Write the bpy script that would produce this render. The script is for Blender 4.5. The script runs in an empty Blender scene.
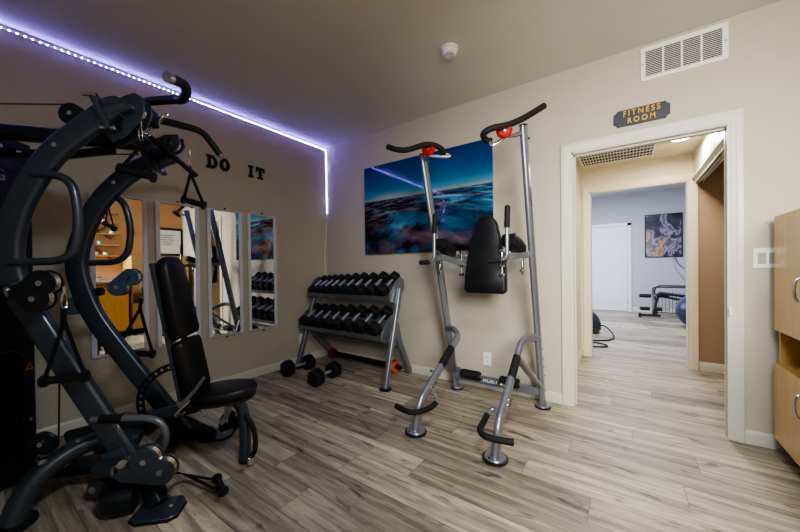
import bpy, bmesh, math, random
from math import sin, cos, pi, radians
from mathutils import Vector, Matrix
random.seed(7)
V = Vector
SC = bpy.context.scene
COL = SC.collection

# ------------------------------------------------------------------ materials
def nodes(name):
    m = bpy.data.materials.new(name); m.use_nodes = True
    nt = m.node_tree; b = nt.nodes['Principled BSDF']
    return m, nt, b
def N(nt, t, **kw):
    n = nt.nodes.new(t)
    for k, v in kw.items():
        setattr(n, k, v)
    return n
def ramp(nt, stops):
    r = N(nt, 'ShaderNodeValToRGB'); cr = r.color_ramp
    while len(cr.elements) < len(stops): cr.elements.new(0.5)
    for e, (p, c) in zip(cr.elements, stops):
        e.position = p; e.color = (*c, 1)
    return r
def srgb(r, g, b):
    f = lambda c: (c/255/12.92) if c/255 <= .04045 else ((c/255+.055)/1.055)**2.4
    return (f(r), f(g), f(b))
def mat(name, col, rough=.5, metal=0., var=.06, scale=30., bump=0., bscale=200., coat=0., emit=None, estr=0., dist=.002):
    m, nt, b = nodes(name)
    tc = N(nt, 'ShaderNodeTexCoord'); nz = N(nt, 'ShaderNodeTexNoise'); nz.inputs['Scale'].default_value = scale
    nz.inputs['Detail'].default_value = 4
    nt.links.new(tc.outputs['Object'], nz.inputs['Vector'])
    lo = tuple(max(0, c*(1-var)) for c in col); hi = tuple(min(1, c*(1+var)) for c in col)
    r = ramp(nt, [(.3, lo), (.7, hi)])
    nt.links.new(nz.outputs['Fac'], r.inputs['Fac']); nt.links.new(r.outputs['Color'], b.inputs['Base Color'])
    b.inputs['Roughness'].default_value = rough; b.inputs['Metallic'].default_value = metal
    if coat: b.inputs['Coat Weight'].default_value = coat; b.inputs['Coat Roughness'].default_value = .05
    if bump:
        n2 = N(nt, 'ShaderNodeTexNoise'); n2.inputs['Scale'].default_value = bscale; n2.inputs['Detail'].default_value = 3
        nt.links.new(tc.outputs['Object'], n2.inputs['Vector'])
        bp = N(nt, 'ShaderNodeBump'); bp.inputs['Strength'].default_value = bump; bp.inputs['Distance'].default_value = dist
        nt.links.new(n2.outputs['Fac'], bp.inputs['Height']); nt.links.new(bp.outputs['Normal'], b.inputs['Normal'])
    if emit:
        b.inputs['Emission Color'].default_value = (*emit, 1); b.inputs['Emission Strength'].default_value = estr
    return m

def floor_mat():
    m, nt, b = nodes('vinyl_planks')
    L = nt.links.new
    def math_(op, a, c=None):
        n = N(nt, 'ShaderNodeMath', operation=op)
        for i, v in enumerate((a, c)):
            if v is None: continue
            if isinstance(v, (int, float)): n.inputs[i].default_value = v
            else: L(v, n.inputs[i])
        return n.outputs[0]
    tc = N(nt, 'ShaderNodeTexCoord'); sp = N(nt, 'ShaderNodeSeparateXYZ'); L(tc.outputs['Object'], sp.inputs[0])
    x, y = sp.outputs[0], sp.outputs[1]
    yr = math_('DIVIDE', math_('ADD', y, 20.03), .182); row = math_('FLOOR', yr)
    wn = N(nt, 'ShaderNodeTexWhiteNoise', noise_dimensions='1D'); L(row, wn.inputs['W'])
    xr = math_('DIVIDE', math_('ADD', math_('ADD', x, 20), math_('MULTIPLY', wn.outputs['Value'], 1.22)), 1.22)
    col = math_('FLOOR', xr)
    cb = N(nt, 'ShaderNodeCombineXYZ'); L(row, cb.inputs[0]); L(col, cb.inputs[1])
    pn = N(nt, 'ShaderNodeTexWhiteNoise', noise_dimensions='3D'); L(cb.outputs[0], pn.inputs['Vector'])
    # grain coordinates: stretched along the plank and shifted per plank
    g = N(nt, 'ShaderNodeCombineXYZ')
    L(math_('ADD', math_('MULTIPLY', x, 1.0), math_('MULTIPLY', pn.outputs['Value'], 37)), g.inputs[0])
    L(math_('MULTIPLY', y, 13.0), g.inputs[1]); L(math_('MULTIPLY', pn.outputs['Value'], 11), g.inputs[2])
    n1 = N(nt, 'ShaderNodeTexNoise'); n1.inputs['Scale'].default_value = 1.6; n1.inputs['Detail'].default_value = 7; n1.inputs['Roughness'].default_value = .62
    n1.inputs['Distortion'].default_value = .6; L(g.outputs[0], n1.inputs['Vector'])
    n2 = N(nt, 'ShaderNodeTexNoise'); n2.inputs['Scale'].default_value = 7; n2.inputs['Detail'].default_value = 9; n2.inputs['Roughness'].default_value = .7
    L(g.outputs[0], n2.inputs['Vector'])
    base = ramp(nt, [(.28, srgb(106, 98, 87)), (.44, srgb(150, 141, 126)), (.57, srgb(182, 171, 153)), (.75, srgb(216, 206, 187))])
    L(n1.outputs['Fac'], base.inputs['Fac'])
    # per-plank tint
    tint = ramp(nt, [(0, (.50, .49, .49)), (.3, (.76, .74, .73)), (.6, (.95, .94, .92)), (1, (1.2, 1.19, 1.17))])
    L(pn.outputs['Value'], tint.inputs['Fac'])
    mx = N(nt, 'ShaderNodeMixRGB', blend_type='MULTIPLY'); mx.inputs[0].default_value = .8
    L(base.outputs[0], mx.inputs[1]); L(tint.outputs[0], mx.inputs[2])
    fine = ramp(nt, [(.36, (.60, .57, .54)), (.50, (.95, .94, .93)), (.62, (1.05, 1.05, 1.05))]); L(n2.outputs['Fac'], fine.inputs['Fac'])
    mx2 = N(nt, 'ShaderNodeMixRGB', blend_type='MULTIPLY'); mx2.inputs[0].default_value = .7
    L(mx.outputs[0], mx2.inputs[1]); L(fine.outputs[0], mx2.inputs[2])
    # knots
    kg = N(nt, 'ShaderNodeCombineXYZ')
    L(math_('ADD', math_('MULTIPLY', x, 2.6), math_('MULTIPLY', pn.outputs['Value'], 53)), kg.inputs[0]); L(math_('MULTIPLY', y, 8), kg.inputs[1])
    kn = N(nt, 'ShaderNodeTexNoise'); kn.inputs['Scale'].default_value = 1.8; kn.inputs['Detail'].default_value = 5; kn.inputs['Distortion'].default_value = 1.0
    L(kg.outputs[0], kn.inputs['Vector'])
    kr = ramp(nt, [(.26, srgb(84, 72, 62)), (.33, (.5, .46, .42)), (.39, (1, 1, 1))]); L(kn.outputs['Fac'], kr.inputs['Fac'])
    mx3 = N(nt, 'ShaderNodeMixRGB', blend_type='MULTIPLY'); mx3.inputs[0].default_value = .85
    L(mx2.outputs[0], mx3.inputs[1]); L(kr.outputs[0], mx3.inputs[2])
    # seams
    fy = math_('FRACT', yr); fx = math_('FRACT', xr)
    sy = math_('LESS_THAN', math_('MINIMUM', fy, math_('SUBTRACT', 1, fy)), .010)
    sx = math_('LESS_THAN', math_('MINIMUM', fx, math_('SUBTRACT', 1, fx)), .0014)
    seam = math_('MAXIMUM', sy, sx)
    mx4 = N(nt, 'ShaderNodeMixRGB', blend_type='MIX'); L(math_('MULTIPLY', seam, .75), mx4.inputs[0])
    L(mx3.outputs[0], mx4.inputs[1]); mx4.inputs[2].default_value = (*srgb(84, 72, 60), 1)
    L(mx4.outputs[0], b.inputs['Base Color'])
    rr = N(nt, 'ShaderNodeMapRange'); rr.inputs['To Min'].default_value = .38; rr.inputs['To Max'].default_value = .55
    L(n2.outputs['Fac'], rr.inputs['Value']); L(rr.outputs[0], b.inputs['Roughness'])
    bp = N(nt, 'ShaderNodeBump'); bp.inputs['Strength'].default_value = .12; bp.inputs['Distance'].default_value = .002
    L(n2.outputs['Fac'], bp.inputs['Height']); L(bp.outputs['Normal'], b.inputs['Normal'])
    return m

def painting_mat():
    m, nt, b = nodes('seascape_print'); L = nt.links.new
    tc = N(nt, 'ShaderNodeTexCoord'); sp = N(nt, 'ShaderNodeSeparateXYZ'); L(tc.outputs['Object'], sp.inputs[0])
    def mp(src, f0, f1, t0=0, t1=1):
        n = N(nt, 'ShaderNodeMapRange'); n.inputs['From Min'].default_value = f0; n.inputs['From Max'].default_value = f1
        n.inputs['To Min'].default_value = t0; n.inputs['To Max'].default_value = t1; L(src, n.inputs['Value']); return n.outputs[0]
    z = mp(sp.outputs[2], -.5, .5)            # 0 bottom .. 1 top
    sky = ramp(nt, [(.60, srgb(150, 152, 150)), (.635, srgb(76, 146, 172)), (.72, srgb(30, 112, 160)), (.85, srgb(14, 76, 144)), (1, srgb(8, 50, 112))]); L(z, sky.inputs['Fac'])
    # warm glow at the horizon, left
    vs = N(nt, 'ShaderNodeVectorMath', operation='SUBTRACT'); L(tc.outputs['Object'], vs.inputs[0]); vs.inputs[1].default_value = (-.42, 0, .125)
    vm = N(nt, 'ShaderNodeVectorMath', operation='MULTIPLY'); L(vs.outputs[0], vm.inputs[0]); vm.inputs[1].default_value = (1, 0, 5)
    vl = N(nt, 'ShaderNodeVectorMath', operation='LENGTH'); L(vm.outputs[0], vl.inputs[0])
    gl = mp(vl.outputs['Value'], 0, .32, 1, 0)
    mg = N(nt, 'ShaderNodeMixRGB', blend_type='ADD'); L(gl, mg.inputs[0]); L(sky.outputs[0], mg.inputs[1]); mg.inputs[2].default_value = (*srgb(120, 92, 80), 1)
    # sea and rocks laid out in receding perspective below the horizon
    def mt(op, a_, b_):
        n = N(nt, 'ShaderNodeMath', operation=op)
        for i_, v_ in enumerate((a_, b_)):
            if isinstance(v_, (int, float)): n.inputs[i_].default_value = v_
            else: L(v_, n.inputs[i_])
        return n.outputs[0]
    dd = mt('MAXIMUM', mt('SUBTRACT', .105, sp.outputs[2]), 0.0); den = mt('ADD', dd, .10)
    cu = N(nt, 'ShaderNodeCombineXYZ'); L(mt('DIVIDE', mt('ADD', sp.outputs[0], .2), den), cu.inputs[0]); L(mt('DIVIDE', .9, den), cu.inputs[1])
    w = N(nt, 'ShaderNodeTexNoise'); w.inputs['Scale'].default_value = .55; w.inputs['Detail'].default_value = 6; w.inputs['Roughness'].default_value = .55; w.inputs['Distortion'].default_value = .9
    L(cu.outputs[0], w.inputs['Vector'])
    wr = ramp(nt, [(.34, srgb(12, 24, 44)), (.45, srgb(24, 66, 104)), (.56, srgb(60, 124, 160)), (.70, srgb(140, 184, 204))]); L(w.outputs['Fac'], wr.inputs['Fac'])
    # pinkish sand/rock on the left
    mpr = N(nt, 'ShaderNodeMapping'); mpr.inputs['Scale'].default_value = (.32, .40, 1); mpr.inputs['Location'].default_value = (3.3, 1.2, 0); L(cu.outputs[0], mpr.inputs[0])
    rk = N(nt, 'ShaderNodeTexNoise'); rk.inputs['Scale'].default_value = 1.7; rk.inputs['Detail'].default_value = 9; rk.inputs['Roughness'].default_value = .72; rk.inputs['Distortion'].default_value = .5
    L(mpr.outputs[0], rk.inputs['Vector'])
    rc = ramp(nt, [(.36, srgb(6, 6, 14)), (.48, srgb(32, 26, 42)), (.58, srgb(92, 74, 92)), (.72, srgb(150, 124, 134))])
    r2 = N(nt, 'ShaderNodeTexNoise'); r2.inputs['Scale'].default_value = 4; r2.inputs['Detail'].default_value = 8; L(mpr.outputs[0], r2.inputs['Vector'])
    L(r2.outputs['Fac'], rc.inputs['Fac'])
    ad = N(nt, 'ShaderNodeMath', operation='ADD'); L(rk.outputs['Fac'], ad.inputs[0]); L(mp(sp.outputs[0], -.75, .75, .09, -.05), ad.inputs[1])
    rm = ramp(nt, [(.48, (0, 0, 0)), (.54, (1, 1, 1))]); L(ad.outputs[0], rm.inputs['Fac'])
    sea = N(nt, 'ShaderNodeMixRGB'); L(rm.outputs[0], sea.inputs[0]); L(wr.outputs[0], sea.inputs[1]); L(rc.outputs[0], sea.inputs[2])
    hz = ramp(nt, [(.595, (0, 0, 0)), (.605, (1, 1, 1))]); L(z, hz.inputs['Fac'])
    fin = N(nt, 'ShaderNodeMixRGB'); L(hz.outputs[0], fin.inputs[0]); L(sea.outputs[0], fin.inputs[1]); L(mg.outputs[0], fin.inputs[2])
    L(fin.outputs[0], b.inputs['Base Color']); b.inputs['Roughness'].default_value = .06; b.inputs['Specular IOR Level'].default_value = .35
    return m

def poster_mat():
    m, nt, b = nodes('abstract_poster'); L = nt.links.new
    tc = N(nt, 'ShaderNodeTexCoord')
    w = N(nt, 'ShaderNodeTexNoise'); w.inputs['Scale'].default_value = 2.4; w.inputs['Detail'].default_value = 3; w.inputs['Distortion'].default_value = 1.2
    L(tc.outputs['Object'], w.inputs['Vector'])
    r = ramp(nt, [(.34, srgb(40, 40, 52)), (.46, srgb(72, 70, 86)), (.51, srgb(150, 148, 168)), (.55, srgb(84, 80, 96)), (.64, srgb(176, 146, 112)), (.72, srgb(140, 104, 80))])
    L(w.outputs['Fac'], r.inputs['Fac']); L(r.outputs[0], b.inputs['Base Color']); b.inputs['Roughness'].default_value = .2
    return m

def wood_mat(name, c0, c1, axis=2, rough=.35):
    m, nt, b = nodes(name); L = nt.links.new
    tc = N(nt, 'ShaderNodeTexCoord'); mp = N(nt, 'ShaderNodeMapping')
    s = [14, 14, 14]; s[axis] = 1.2; mp.inputs['Scale'].default_value = s
    L(tc.outputs['Object'], mp.inputs[0]); n = N(nt, 'ShaderNodeTexNoise'); n.inputs['Scale'].default_value = 2.5; n.inputs['Detail'].default_value = 6
    L(mp.outputs[0], n.inputs['Vector']); r = ramp(nt, [(.3, c0), (.7, c1)]); L(n.outputs['Fac'], r.inputs['Fac'])
    L(r.outputs[0], b.inputs['Base Color']); b.inputs['Roughness'].default_value = rough
    b.inputs['Coat Weight'].default_value = .3; b.inputs['Coat Roughness'].default_value = .15
    return m

M = {}
M['floor'] = floor_mat()
M['wall'] = mat('beige_wall_paint', srgb(190, 184, 169), .75, var=.02, scale=3, bump=.5, bscale=60, dist=.008)
M['tanwall'] = mat('tan_wall_paint', srgb(194, 148, 100), .75, var=.03, scale=3, bump=.3, bscale=70, dist=.004)
M['hallwall'] = mat('cream_wall_paint', srgb(222, 212, 188), .75, var=.02, scale=3, bump=.3, bscale=70, dist=.004)
M['brownwall'] = mat('brown_wall_paint', srgb(162, 138, 114), .8, var=.03, scale=3, bump=.5, bscale=60, dist=.008)
M['farwall'] = mat('grey_wall_paint', srgb(182, 184, 190), .8, var=.02, scale=3, bump=.25, bscale=60, dist=.004)
M['ceiling'] = mat('ceiling_paint', srgb(206, 206, 196), .85, var=.03, scale=2, bump=.3, bscale=45, dist=.004)
M['trim'] = mat('white_trim_paint', srgb(206, 204, 192), .4, var=.02)
M['creamtrim'] = mat('cream_trim_paint', srgb(226, 214, 186), .4, var=.02)
M['whitedoor'] = mat('white_door_paint', srgb(232, 234, 242), .4, var=.01)
M['plastic_white'] = mat('white_plastic', srgb(242, 242, 242), .35, var=.01)
M['slot'] = mat('dark_slot', srgb(30, 28, 26), .7)
M['gun'] = mat('gunmetal_powder_coat', srgb(76, 88, 102), .32, .6, var=.08, scale=60, coat=.25)
M['gun2'] = mat('dark_powder_coat', srgb(42, 49, 58), .36, .5, var=.08, scale=60, coat=.2)
M['bluegrey'] = mat('blue_grey_plate', srgb(84, 110, 132), .4, .3, var=.08)
M['shroud'] = mat('shroud_plate', srgb(32, 32, 42), .45, .2, var=.1)
M['silver'] = mat('silver_powder_coat', srgb(140, 146, 156), .30, .65, var=.04, scale=80, coat=.3)
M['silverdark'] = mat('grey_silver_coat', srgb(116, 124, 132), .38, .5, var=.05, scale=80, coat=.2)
M['knurl'] = mat('knurled_steel', srgb(206, 206, 214), .38, .7, var=.05, bump=.3, bscale=500, dist=.0006)
M['chrome'] = mat('chrome', srgb(215, 216, 220), .14, 1., var=.02)
M['rubber'] = mat('black_rubber', srgb(25, 28, 33), .45, var=.2, scale=120, bump=.2, bscale=400, dist=.001)
M['foam'] = mat('black_foam', srgb(13, 13, 15), .72, var=.2, scale=150, bump=.3, bscale=500, dist=.001)
M['vinyl'] = mat('black_vinyl', srgb(14, 15, 21), .46, var=.15, scale=60, bump=.25, bscale=350, dist=.0008)
M['piping'] = mat('dark_piping', srgb(40, 44, 52), .5)
M['webbing'] = mat('black_webbing', srgb(12, 12, 14), .8, bump=.4, bscale=600, dist=.001)
M['hex'] = mat('black_hex_rubber', srgb(19, 20, 24), .5, var=.2, scale=90, bump=.25, bscale=300, dist=.001)
M['red'] = mat('red_plastic', srgb(164, 20, 20), .4)
M['orange'] = mat('orange_plastic', srgb(230, 96, 20), .45)
M['magenta'] = mat('magenta_plastic', srgb(120, 24, 78), .45)
M['mirror'] = mat('mirror_glass', (.86, .88, .88), .01, 1., var=.005)
M['mframe'] = mat('pale_frame', srgb(214, 216, 230), .4, var=.02)
M['blackletter'] = mat('black_letter_paint', srgb(10, 10, 12), .5)
M['sign'] = mat('slate_sign', srgb(52, 56, 66), .45, var=.08, scale=60)
M['gold'] = mat('gold_paint', srgb(206, 162, 66), .35, .4)
M['paint'] = painting_mat()
M['canvasside'] = mat('print_edge', srgb(196, 188, 172), .6)
M['wood'] = wood_mat('maple_veneer', srgb(190, 148, 86), srgb(208, 170, 108))
M['woodin'] = wood_mat('maple_inside', srgb(150, 104, 52), srgb(172, 122, 66), 1)
M['shelfwood'] = wood_mat('shelf_wood', srgb(150, 110, 66), srgb(180, 138, 88), 1)
M['counter'] = mat('speckled_counter', srgb(168, 150, 128), .3, var=.25, scale=120)
M['basecab'] = wood_mat('amber_cabinet_wood', srgb(196, 134, 52), srgb(216, 156, 70))
M['steel'] = mat('brushed_steel', srgb(190, 192, 194), .25, 1., var=.04)
M['poster'] = poster_mat()
M['paper'] = mat('print_paper', srgb(226, 226, 226), .4, var=.02)
M['printgrey'] = mat('grey_print', srgb(120, 122, 130), .5)
M['green'] = mat('leaf_green', srgb(70, 130, 56), .5, var=.3)
M['yellow'] = mat('yellow_glaze', srgb(222, 178, 40), .4)
M['teal'] = mat('teal_glaze', srgb(84, 180, 170), .4)
M['potwhite'] = mat('white_pot', srgb(226, 224, 216), .4)
M['ball'] = mat('ball_vinyl', srgb(48, 52, 80), .28, .1, var=.05)
M['neon'] = mat('yellow_green_strap', srgb(176, 190, 96), .6)
M['device'] = mat('dark_device_shell', srgb(38, 42, 54), .4)
M['cable'] = mat('black_cable', srgb(12, 12, 14), .5)
M['warn'] = mat('orange_sticker', srgb(214, 120, 50), .5)
M['tag'] = mat('pale_fabric_tag', srgb(176, 176, 168), .7)
M['led'] = mat('led_diode', (.6, .6, 1), .5, emit=(.27, .21, 1), estr=700)
M['tape'] = mat('led_tape', (.5, .45, .9), .5, emit=(.16, .10, 1), estr=.5)
M['tapefar'] = mat('led_tape_far', (.5, .45, .9), .5, emit=(.25, .25, 1), estr=22)
M['lamp'] = mat('lamp_lens', (.9, .9, .85), .5, emit=(1, .86, .68), estr=14)
M['panel'] = mat('ceiling_lamp_lens', (.9, .9, .88), .5, emit=(1, .97, .93), estr=6)

# ------------------------------------------------------------------ mesh builder
def rr(w, h, r, n=4):
    """rounded rectangle profile, counter-clockwise"""
    r = min(r, w/2-1e-4, h/2-1e-4); out = []
    for cx, cy, a0 in ((w/2-r, h/2-r, 0), (-w/2+r, h/2-r, 90), (-w/2+r, -h/2+r, 180), (w/2-r, -h/2+r, 270)):
        for i in range(n+1):
            a = radians(a0+90*i/n); out.append((cx+r*cos(a), cy+r*sin(a)))
    return out
def circ(r, n=14, r2=None):
    return [(r*cos(2*pi*i/n), (r2 or r)*sin(2*pi*i/n)) for i in range(n)]
def fil(pts, r, n=5):
    """round the inner corners of a polyline"""
    pts = [V(p) for p in pts]; out = [pts[0]]
    for i in range(1, len(pts)-1):
        p, a, b = pts[i], pts[i-1], pts[i+1]
        da, db = (a-p), (b-p); q = min(r, da.length*.48, db.length*.48)
        s, e = p+da.normalized()*q, p+db.normalized()*q
        for k in range(n+1):
            t = k/n; out.append(s*(1-t)**2+p*2*t*(1-t)+e*t*t)
    out.append(pts[-1]); return out
def smooth(pts, n=6):
    """Catmull-Rom through the points"""
    P = [V(p) for p in pts]; P = [P[0]*2-P[1]]+P+[P[-1]*2-P[-2]]; out = []
    for i in range(1, len(P)-2):
        for k in range(n):
            t = k/n; a, b, c, d = P[i-1], P[i], P[i+1], P[i+2]
            out.append(.5*((2*b)+(-a+c)*t+(2*a-5*b+4*c-d)*t*t+(-a+3*b-3*c+d)*t**3))
    out.append(P[-2]); return out
def frame_z(d):
    d = V(d).normalized(); u = V((0, 0, 1)) if abs(d.z) < .95 else V((1, 0, 0))
    x = u.cross(d).normalized(); y = d.cross(x); return Matrix((x, y, d)).transposed()

class MB:
    def __init__(s): s.bm = bmesh.new()
    def ring(s, pts): return [s.bm.verts.new(p) for p in pts]
    def skin(s, rings, closed=True, caps=True, loop=False):
        n = len(rings[0]); R = rings+[rings[0]] if loop else rings
        for a, b in zip(R, R[1:]):
            for i in range(n if closed else n-1):
                j = (i+1) % n
                try: s.bm.faces.new((a[i], a[j], b[j], b[i]))
                except ValueError: pass
        if caps and not loop:
            for q in (rings[0][::-1], rings[-1]):
                try: s.bm.faces.new(q)
                except ValueError: pass
        return s
    def sweep(s, pts, prof, up=(0, 0, 1), loop=False, scales=None, caps=True):
        """profile x runs along (up x tangent) and y along the up vector made square to the path"""
        pts = [V(p) for p in pts]; up = V(up).normalized(); rings = []
        n = len(pts)
        for i, p in enumerate(pts):
            if loop: t = pts[(i+1) % n]-pts[i-1]
            else: t = pts[min(i+1, n-1)]-pts[max(i-1, 0)]
            t.normalize(); x = up.cross(t)
            if x.length < 1e-4: x = V((1, 0, 0)).cross(t)
            x.normalize(); y = t.cross(x); k = scales[i] if scales else 1
            rings.append(s.ring([p+x*(a*k)+y*(b*k) for a, b in prof]))
        return s.skin(rings, loop=loop, caps=caps)
    def tube(s, pts, r, n=12, loop=False, rads=None, caps=True):
        pts = [V(p) for p in pts]; rings = []; m = len(pts); nrm = None
        for i, p in enumerate(pts):
            if loop: t = pts[(i+1) % m]-pts[i-1]
            else: t = pts[min(i+1, m-1)]-pts[max(i-1, 0)]
            t.normalize()
            if nrm is None:
                nrm = t.cross(V((0, 0, 1))); nrm = nrm if nrm.length > .1 else t.cross(V((1, 0, 0)))
            nrm = (nrm-t*nrm.dot(t)).normalized(); b = t.cross(nrm); q = rads[i] if rads else r
            rings.append(s.ring([p+nrm*(q*cos(2*pi*k/n))+b*(q*sin(2*pi*k/n)) for k in range(n)]))
        return s.skin(rings, loop=loop, caps=caps)
    def cyl(s, p0, p1, r, r1=None, n=20, edge=0.):
        p0, p1 = V(p0), V(p1); d = (p1-p0); L_ = d.length; d.normalize(); r1 = r if r1 is None else r1
        F = frame_z(d); prof = [(r-edge, 0), (r, edge), (r1, L_-edge), (r1-edge, L_)] if edge else [(r, 0), (r1, L_)]
        rings = [s.ring([p0+F@V((q*cos(2*pi*k/n), q*sin(2*pi*k/n), z)) for k in range(n)]) for q, z in prof]
        return s.skin(rings)
    def lathe(s, prof, c=(0, 0, 0), axis=(0, 0, 1), n=24):
        c = V(c); F = frame_z(axis)
        rings = [s.ring([c+F@V((max(q, 1e-4)*cos(2*pi*k/n), max(q, 1e-4)*sin(2*pi*k/n), z)) for k in range(n)]) for q, z in prof]
        return s.skin(rings)
    def box(s, c, d, rot=None):
        c = V(c); x, y, z = (q/2 for q in d); vs = []
        for i in (-1, 1):
            for j in (-1, 1):
                for k in (-1, 1):
                    p = V((i*x, j*y, k*z)); vs.append(s.bm.verts.new(c+(rot@p if rot else p)))
        for f in ((0, 1, 3, 2), (4, 6, 7, 5), (0, 4, 5, 1), (2, 3, 7, 6), (0, 2, 6, 4), (1, 5, 7, 3)):
            s.bm.faces.new([vs[i] for i in f])
        return s
    def bb(s, lo, hi):
        lo, hi = V(lo), V(hi); return s.box((lo+hi)/2, hi-lo)
    def prism(s, pts, off):
        off = V(off); a = s.ring([V(p) for p in pts]); b = s.ring([V(p)+off for p in pts]); return s.skin([a, b])
    def pad(s, outline, F, o, th, r):
        """cushion: outline (2D, ccw) in the plane F's x,y, thickness along F's z, softly rounded edges"""
        o = V(o); cx = sum(p[0] for p in outline)/len(outline); cy = sum(p[1] for p in outline)/len(outline); rings = []
        for k in range(7):
            a = pi*k/6-pi/2; z = th/2+sin(a)*th/2; ins = r*(1-cos(a)); ring = []
            for x, y in outline:
                d = math.hypot(x-cx, y-cy); q = max(0, (d-ins)/d); ring.append(o+F@V((cx+(x-cx)*q, cy+(y-cy)*q, z)))
            rings.append(s.ring(ring))
        return s.skin(rings)
    def ball(s, c, r, sc=(1, 1, 1), n=20):
        c = V(c); rings = []
        for i in range(1, n//2):
            a = pi*i/(n//2); rings.append(s.ring([c+V((r*sc[0]*sin(a)*cos(2*pi*k/n), r*sc[1]*sin(a)*sin(2*pi*k/n), r*sc[2]*cos(a))) for k in range(n)]))
        return s.skin(rings)
    def build(s, name, m, parent=None, bevel=0., local=False, ang=35, kind=None, label=None, seg=2):
        if name in ('bolt', 'screw', 'clip', 'slot', 'guide_rod', 'seam') and len(s.bm.verts):
            todo = set(s.bm.verts); isl = []
            while todo:
                st_ = [todo.pop()]; q = set(st_)
                while st_:
                    for e in st_.pop().link_edges:
                        for v_ in e.verts:
                            if v_ not in q: q.add(v_); st_.append(v_)
                todo -= q; isl.append(q)
            if len(isl) > 1:
                o = None
                for q in isl:
                    mb = MB(); mp = {v_: mb.bm.verts.new(v_.co) for v_ in q}
                    for f_ in s.bm.faces:
                        if f_.verts[0] in q: mb.bm.faces.new([mp[v_] for v_ in f_.verts])
                    o = mb.build(name, m, parent, bevel, local, ang, kind, label, seg)
                s.bm.free(); return o
        bm = s.bm; bmesh.ops.recalc_face_normals(bm, faces=bm.faces)
        me = bpy.data.meshes.new(name)
        if parent is not None and not local: bm.transform(WM(parent).inverted())
        bm.to_mesh(me); bm.free()
        for p in me.polygons: p.use_smooth = True
        try: me.set_sharp_from_angle(angle=radians(ang))
        except Exception: pass
        me.materials.append(M[m] if isinstance(m, str) else m)
        o = bpy.data.objects.new(name, me); COL.objects.link(o)
        if parent is not None: o.parent = parent
        if bevel:
            b = o.modifiers.new('bevel', 'BEVEL'); b.width = bevel; b.segments = seg; b.limit_method = 'ANGLE'; b.angle_limit = radians(40); b.harden_normals = False
        if kind: o['kind'] = kind
        if label: o['label'] = label
        return o
def WM(o):
    m = Matrix.Identity(4)
    while o is not None:
        m = Matrix.LocRotScale(o.location, o.rotation_euler, o.scale) @ m; o = o.parent
    return m
def rebase(o, loc):
    """give a one-mesh thing an origin of its own (mesh coordinates were world ones)"""
    o.data.transform(Matrix.Translation(-V(loc))); o.location = loc; return o
def thing(name, label, cat, loc=(0, 0, 0), rz=0., group=None):
    o = bpy.data.objects.new(name, None); COL.objects.link(o); o.empty_display_size = .1
    o.location = loc; o.rotation_euler = (0, 0, rz); return tag(o, label, cat, group)
def tag(o, label, cat, group=None):
    o['label'] = label; o['category'] = cat
    if group: o['group'] = group
    return o
def struct(name, mb, m, bevel=0., parent=None, kind='structure'):
    o = mb.build(name, m, parent, bevel)
    if parent is None: o['kind'] = kind
    return o
def dup(root, label=None, group=None):
    r = root.copy(); COL.objects.link(r)
    if label: r['label'] = label
    if group: r['group'] = group
    for ch in list(root.children):
        c = ch.copy(); COL.objects.link(c); c.parent = r
        for g in list(ch.children):
            d = g.copy(); COL.objects.link(d); d.parent = c
    return r
def text_mb(txt, size, origin, xdir, ydir, depth, font_bold=0., space=1., align='CENTER', shear=0., sx=1.):
    cu = bpy.data.curves.new('t', 'FONT'); cu.body = txt; cu.size = size; cu.extrude = depth/2; cu.offset = font_bold
    cu.space_character = space; cu.align_x = align; cu.align_y = 'CENTER'; cu.shear = shear
    ob = bpy.data.objects.new('t', cu); COL.objects.link(ob)
    me = bpy.data.meshes.new_from_object(ob.evaluated_get(bpy.context.evaluated_depsgraph_get()))
    bpy.data.objects.remove(ob); mb = MB(); mb.bm.from_mesh(me); bpy.data.meshes.remove(me); mb.bm.transform(Matrix.Diagonal((sx, 1, 1, 1)))
    x = V(xdir).normalized(); y = V(ydir).normalized(); z = x.cross(y)
    mt = Matrix((x, y, z)).transposed().to_4x4(); mt.translation = V(origin); mb.bm.transform(mt); return mb

# ------------------------------------------------------------------ room shell
H = 2.70; RX = 4.42; RY = -3.35      # ceiling height, right wall, rear wall
X0, X1, DZ, JX = 2.85, 3.735, 2.03, 3.757       # doorway in the back wall
struct('floor', MB().bb((-.1, RY-.1, -.05), (6.2, 7.4, 0)), 'floor')
struct('wall_left', MB().bb((-.12, RY-.12, 0), (0, .12, H+.3)), 'wall')
w = MB(); w.bb((0, 0, 0), (X0, .12, H+.3)); w.bb((JX, 0, 0), (RX+.12, .12, H+.3)); w.bb((X0, 0, DZ), (JX, .12, H+.3)); struct('wall_back', w, 'wall')
struct('wall_right', MB().bb((RX, RY-.12, 0), (RX+.12, 0, H+.3)), 'tanwall')
struct('wall_front', MB().bb((0, RY-.12, 0), (RX, RY, H+.3)), 'wall')
struct('ceiling', MB().bb((0, RY, H), (RX, 0, H+.12)), 'ceiling')

def baseboard(name, p0, p1, nrm, h=.085, t=.014, m='trim'):
    p0, p1, nrm = V((*p0, 0)), V((*p1, 0)), V((*nrm, 0)); mb = MB()
    prof = [(0, 0), (t, 0), (t, h*.8), (t*.55, h*.95), (t*.3, h), (0, h)]
    mb.skin([mb.ring([p+nrm*a+V((0, 0, z+.001)) for a, z in prof]) for p in (p0, p1)])
    return struct(name, mb, m)
baseboard('baseboard_left', (.0005, RY), (.0005, 0), (1, 0))
b1 = baseboard('baseboard_back_left', (.014, -.0005), (X0-.078, -.0005), (0, -1))
b1.name = 'baseboard_back'
baseboard('baseboard_back_right', (X1+.078, -.0005), (RX, -.0005), (0, -1))
baseboard('baseboard_front', (.014, RY+.0005), (RX, RY+.0005), (0, 1))

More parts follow.
